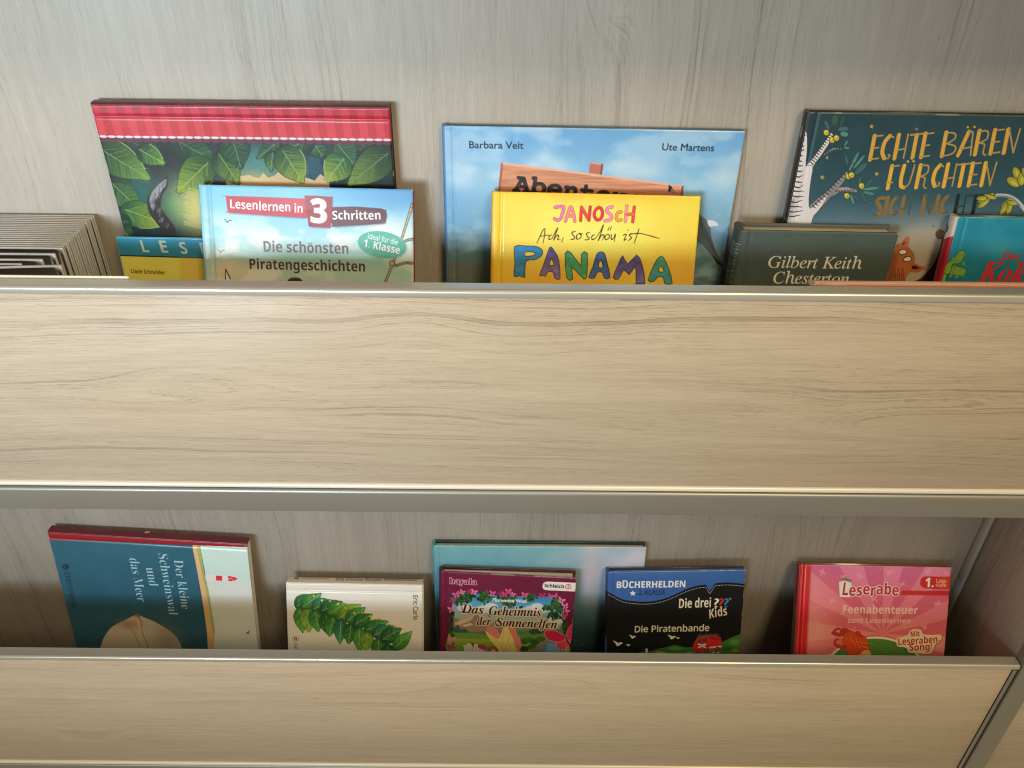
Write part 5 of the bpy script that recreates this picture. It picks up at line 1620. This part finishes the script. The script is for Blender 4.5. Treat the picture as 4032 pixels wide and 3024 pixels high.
cv.text('Song!', (1520, 1212), (1800, 1194), 80, DR, 'sbold', jit=0.06, seed=4)
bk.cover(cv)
sc = bk.spine_canvas(zL)
sc.bg((132, 34, 38))
sc.poly([(100, 640), (130, 660), (120, 1400), (0, 1400)], (122, 76, 72), a=0.8, soft=1)
sc.text('Leserabe', (88, 700), (128, 250), 30, (190, 120, 120), 'sbold', jit=0.05)
bk.rest(sc, bulge=0.0025)

# ================================================================== thin grey cases at the left of the upper row
M_SHELL = plain('grey_case_plastic', (0.46, 0.465, 0.475), 0.32, 0.5, 0.05, 90)
M_INSERT = plain('dark_case_insert', (0.022, 0.022, 0.024), 0.3, 0.5, 0.1, 40)
CW, CH, CT = 0.142, 0.1884, 0.0020


def case(label, group=None):
    r_ = tag(empty('disc_case'), label, 'disc case', group)
    # shell: an upright tray, its rim standing proud round a recessed dark insert with clipped corners
    w_, h_, t, b_, k = CW / 2, CH, CT, 0.0016, 0.0050
    outer = [(-w_, 0), (w_, 0), (w_, h_), (-w_, h_)]
    inner = [(-w_ + b_, b_), (w_ - b_, b_), (w_ - b_, h_ - b_ - k), (w_ - b_ - k, h_ - b_), (-w_ + b_ + k, h_ - b_), (-w_ + b_, h_ - b_ - k)]
    V = [(x, 0, z) for x, z in outer] + [(x, 0, z) for x, z in inner] + [(x, t * 0.55, z) for x, z in inner] + [(x, t, z) for x, z in outer]
    Fc = [[0, 1, 5, 4], [1, 2, 6, 5], [2, 7, 6], [2, 3, 8, 7], [3, 9, 8], [3, 0, 4, 9]]
    Fc += [[4 + i, 4 + (i + 1) % 6, 10 + (i + 1) % 6, 10 + i] for i in range(6)]
    Fc += [[10, 11, 12, 13, 14, 15], [16, 17, 18, 19]] + [[i, (i + 1) % 4, 16 + (i + 1) % 4, 16 + i] for i in range(4)]
    sh_ = np_mesh('shell', V, Fc, M_SHELL, r_)
    fix_normals(sh_)
    I = [(x * 0.997, t * 0.30, b_ + (z - b_) * 0.997 + 0.0002) for x, z in inner] + [(x * 0.997, t * 0.54, b_ + (z - b_) * 0.997 + 0.0002) for x, z in inner]
    ins = np_mesh('insert', I, [[0, 1, 2, 3, 4, 5], [11, 10, 9, 8, 7, 6]] + [[i, (i + 1) % 6, 6 + (i + 1) % 6, 6 + i] for i in range(6)], M_INSERT, r_)
    fix_normals(ins)
    return r_


def dup(o, loc, rot, label=None, group=None):
    c = o.copy()
    COL.objects.link(c)
    c.location, c.rotation_euler = loc, rot
    if label: c['label'] = label
    if group: c['group'] = group
    elif 'group' in c: del c['group']
    for ch in list(o.children):
        d = ch.copy()
        COL.objects.link(d)
        d.parent = c
    return c


ZF = 0.9850
rg = random.Random(21)
NC = 18
GRP = 'grey cases packed in the row at the left'
c0 = case('slim grey disc case packed in the tight row behind the four loose cases', GRP)
for i in range(NC):
    y = -0.0045 - CT - i * 0.00415 + rg.uniform(-0.0003, 0.0003)
    loc = (-0.4034 - CW / 2 + i * 0.00012 + rg.uniform(-0.0006, 0.0006), y, ZF)
    rot = (R(rg.uniform(-0.05, 0.05)), 0, R(rg.uniform(-0.15, 0.15)))
    if i == 0:
        c0.location, c0.rotation_euler = loc, rot
    else: dup(c0, loc, rot, None, GRP).scale.y = rg.uniform(0.75, 1.35)
dup(c0, (-0.4026 - CW / 2, -0.0885, ZF), (R(0.3), 0, R(0.4)), 'loose grey disc case standing just in front of the tight row of cases')
dup(c0, (-0.4085 - CW / 2, -0.0990, ZF), (R(0.6), 0, R(0.5)), 'loose grey disc case with broad dark front, behind the one pushed furthest left')
dup(c0, (-0.4225 - CW / 2, -0.1090, ZF), (R(0.2), 0, R(0.6)), 'grey disc case pushed furthest left so that only its corner shows')
dup(c0, (-0.3868 - CW / 2, -0.1175, ZF), (R(-0.3), 0, R(4.5)), 'front grey disc case, slightly turned and nearest the metal rail')
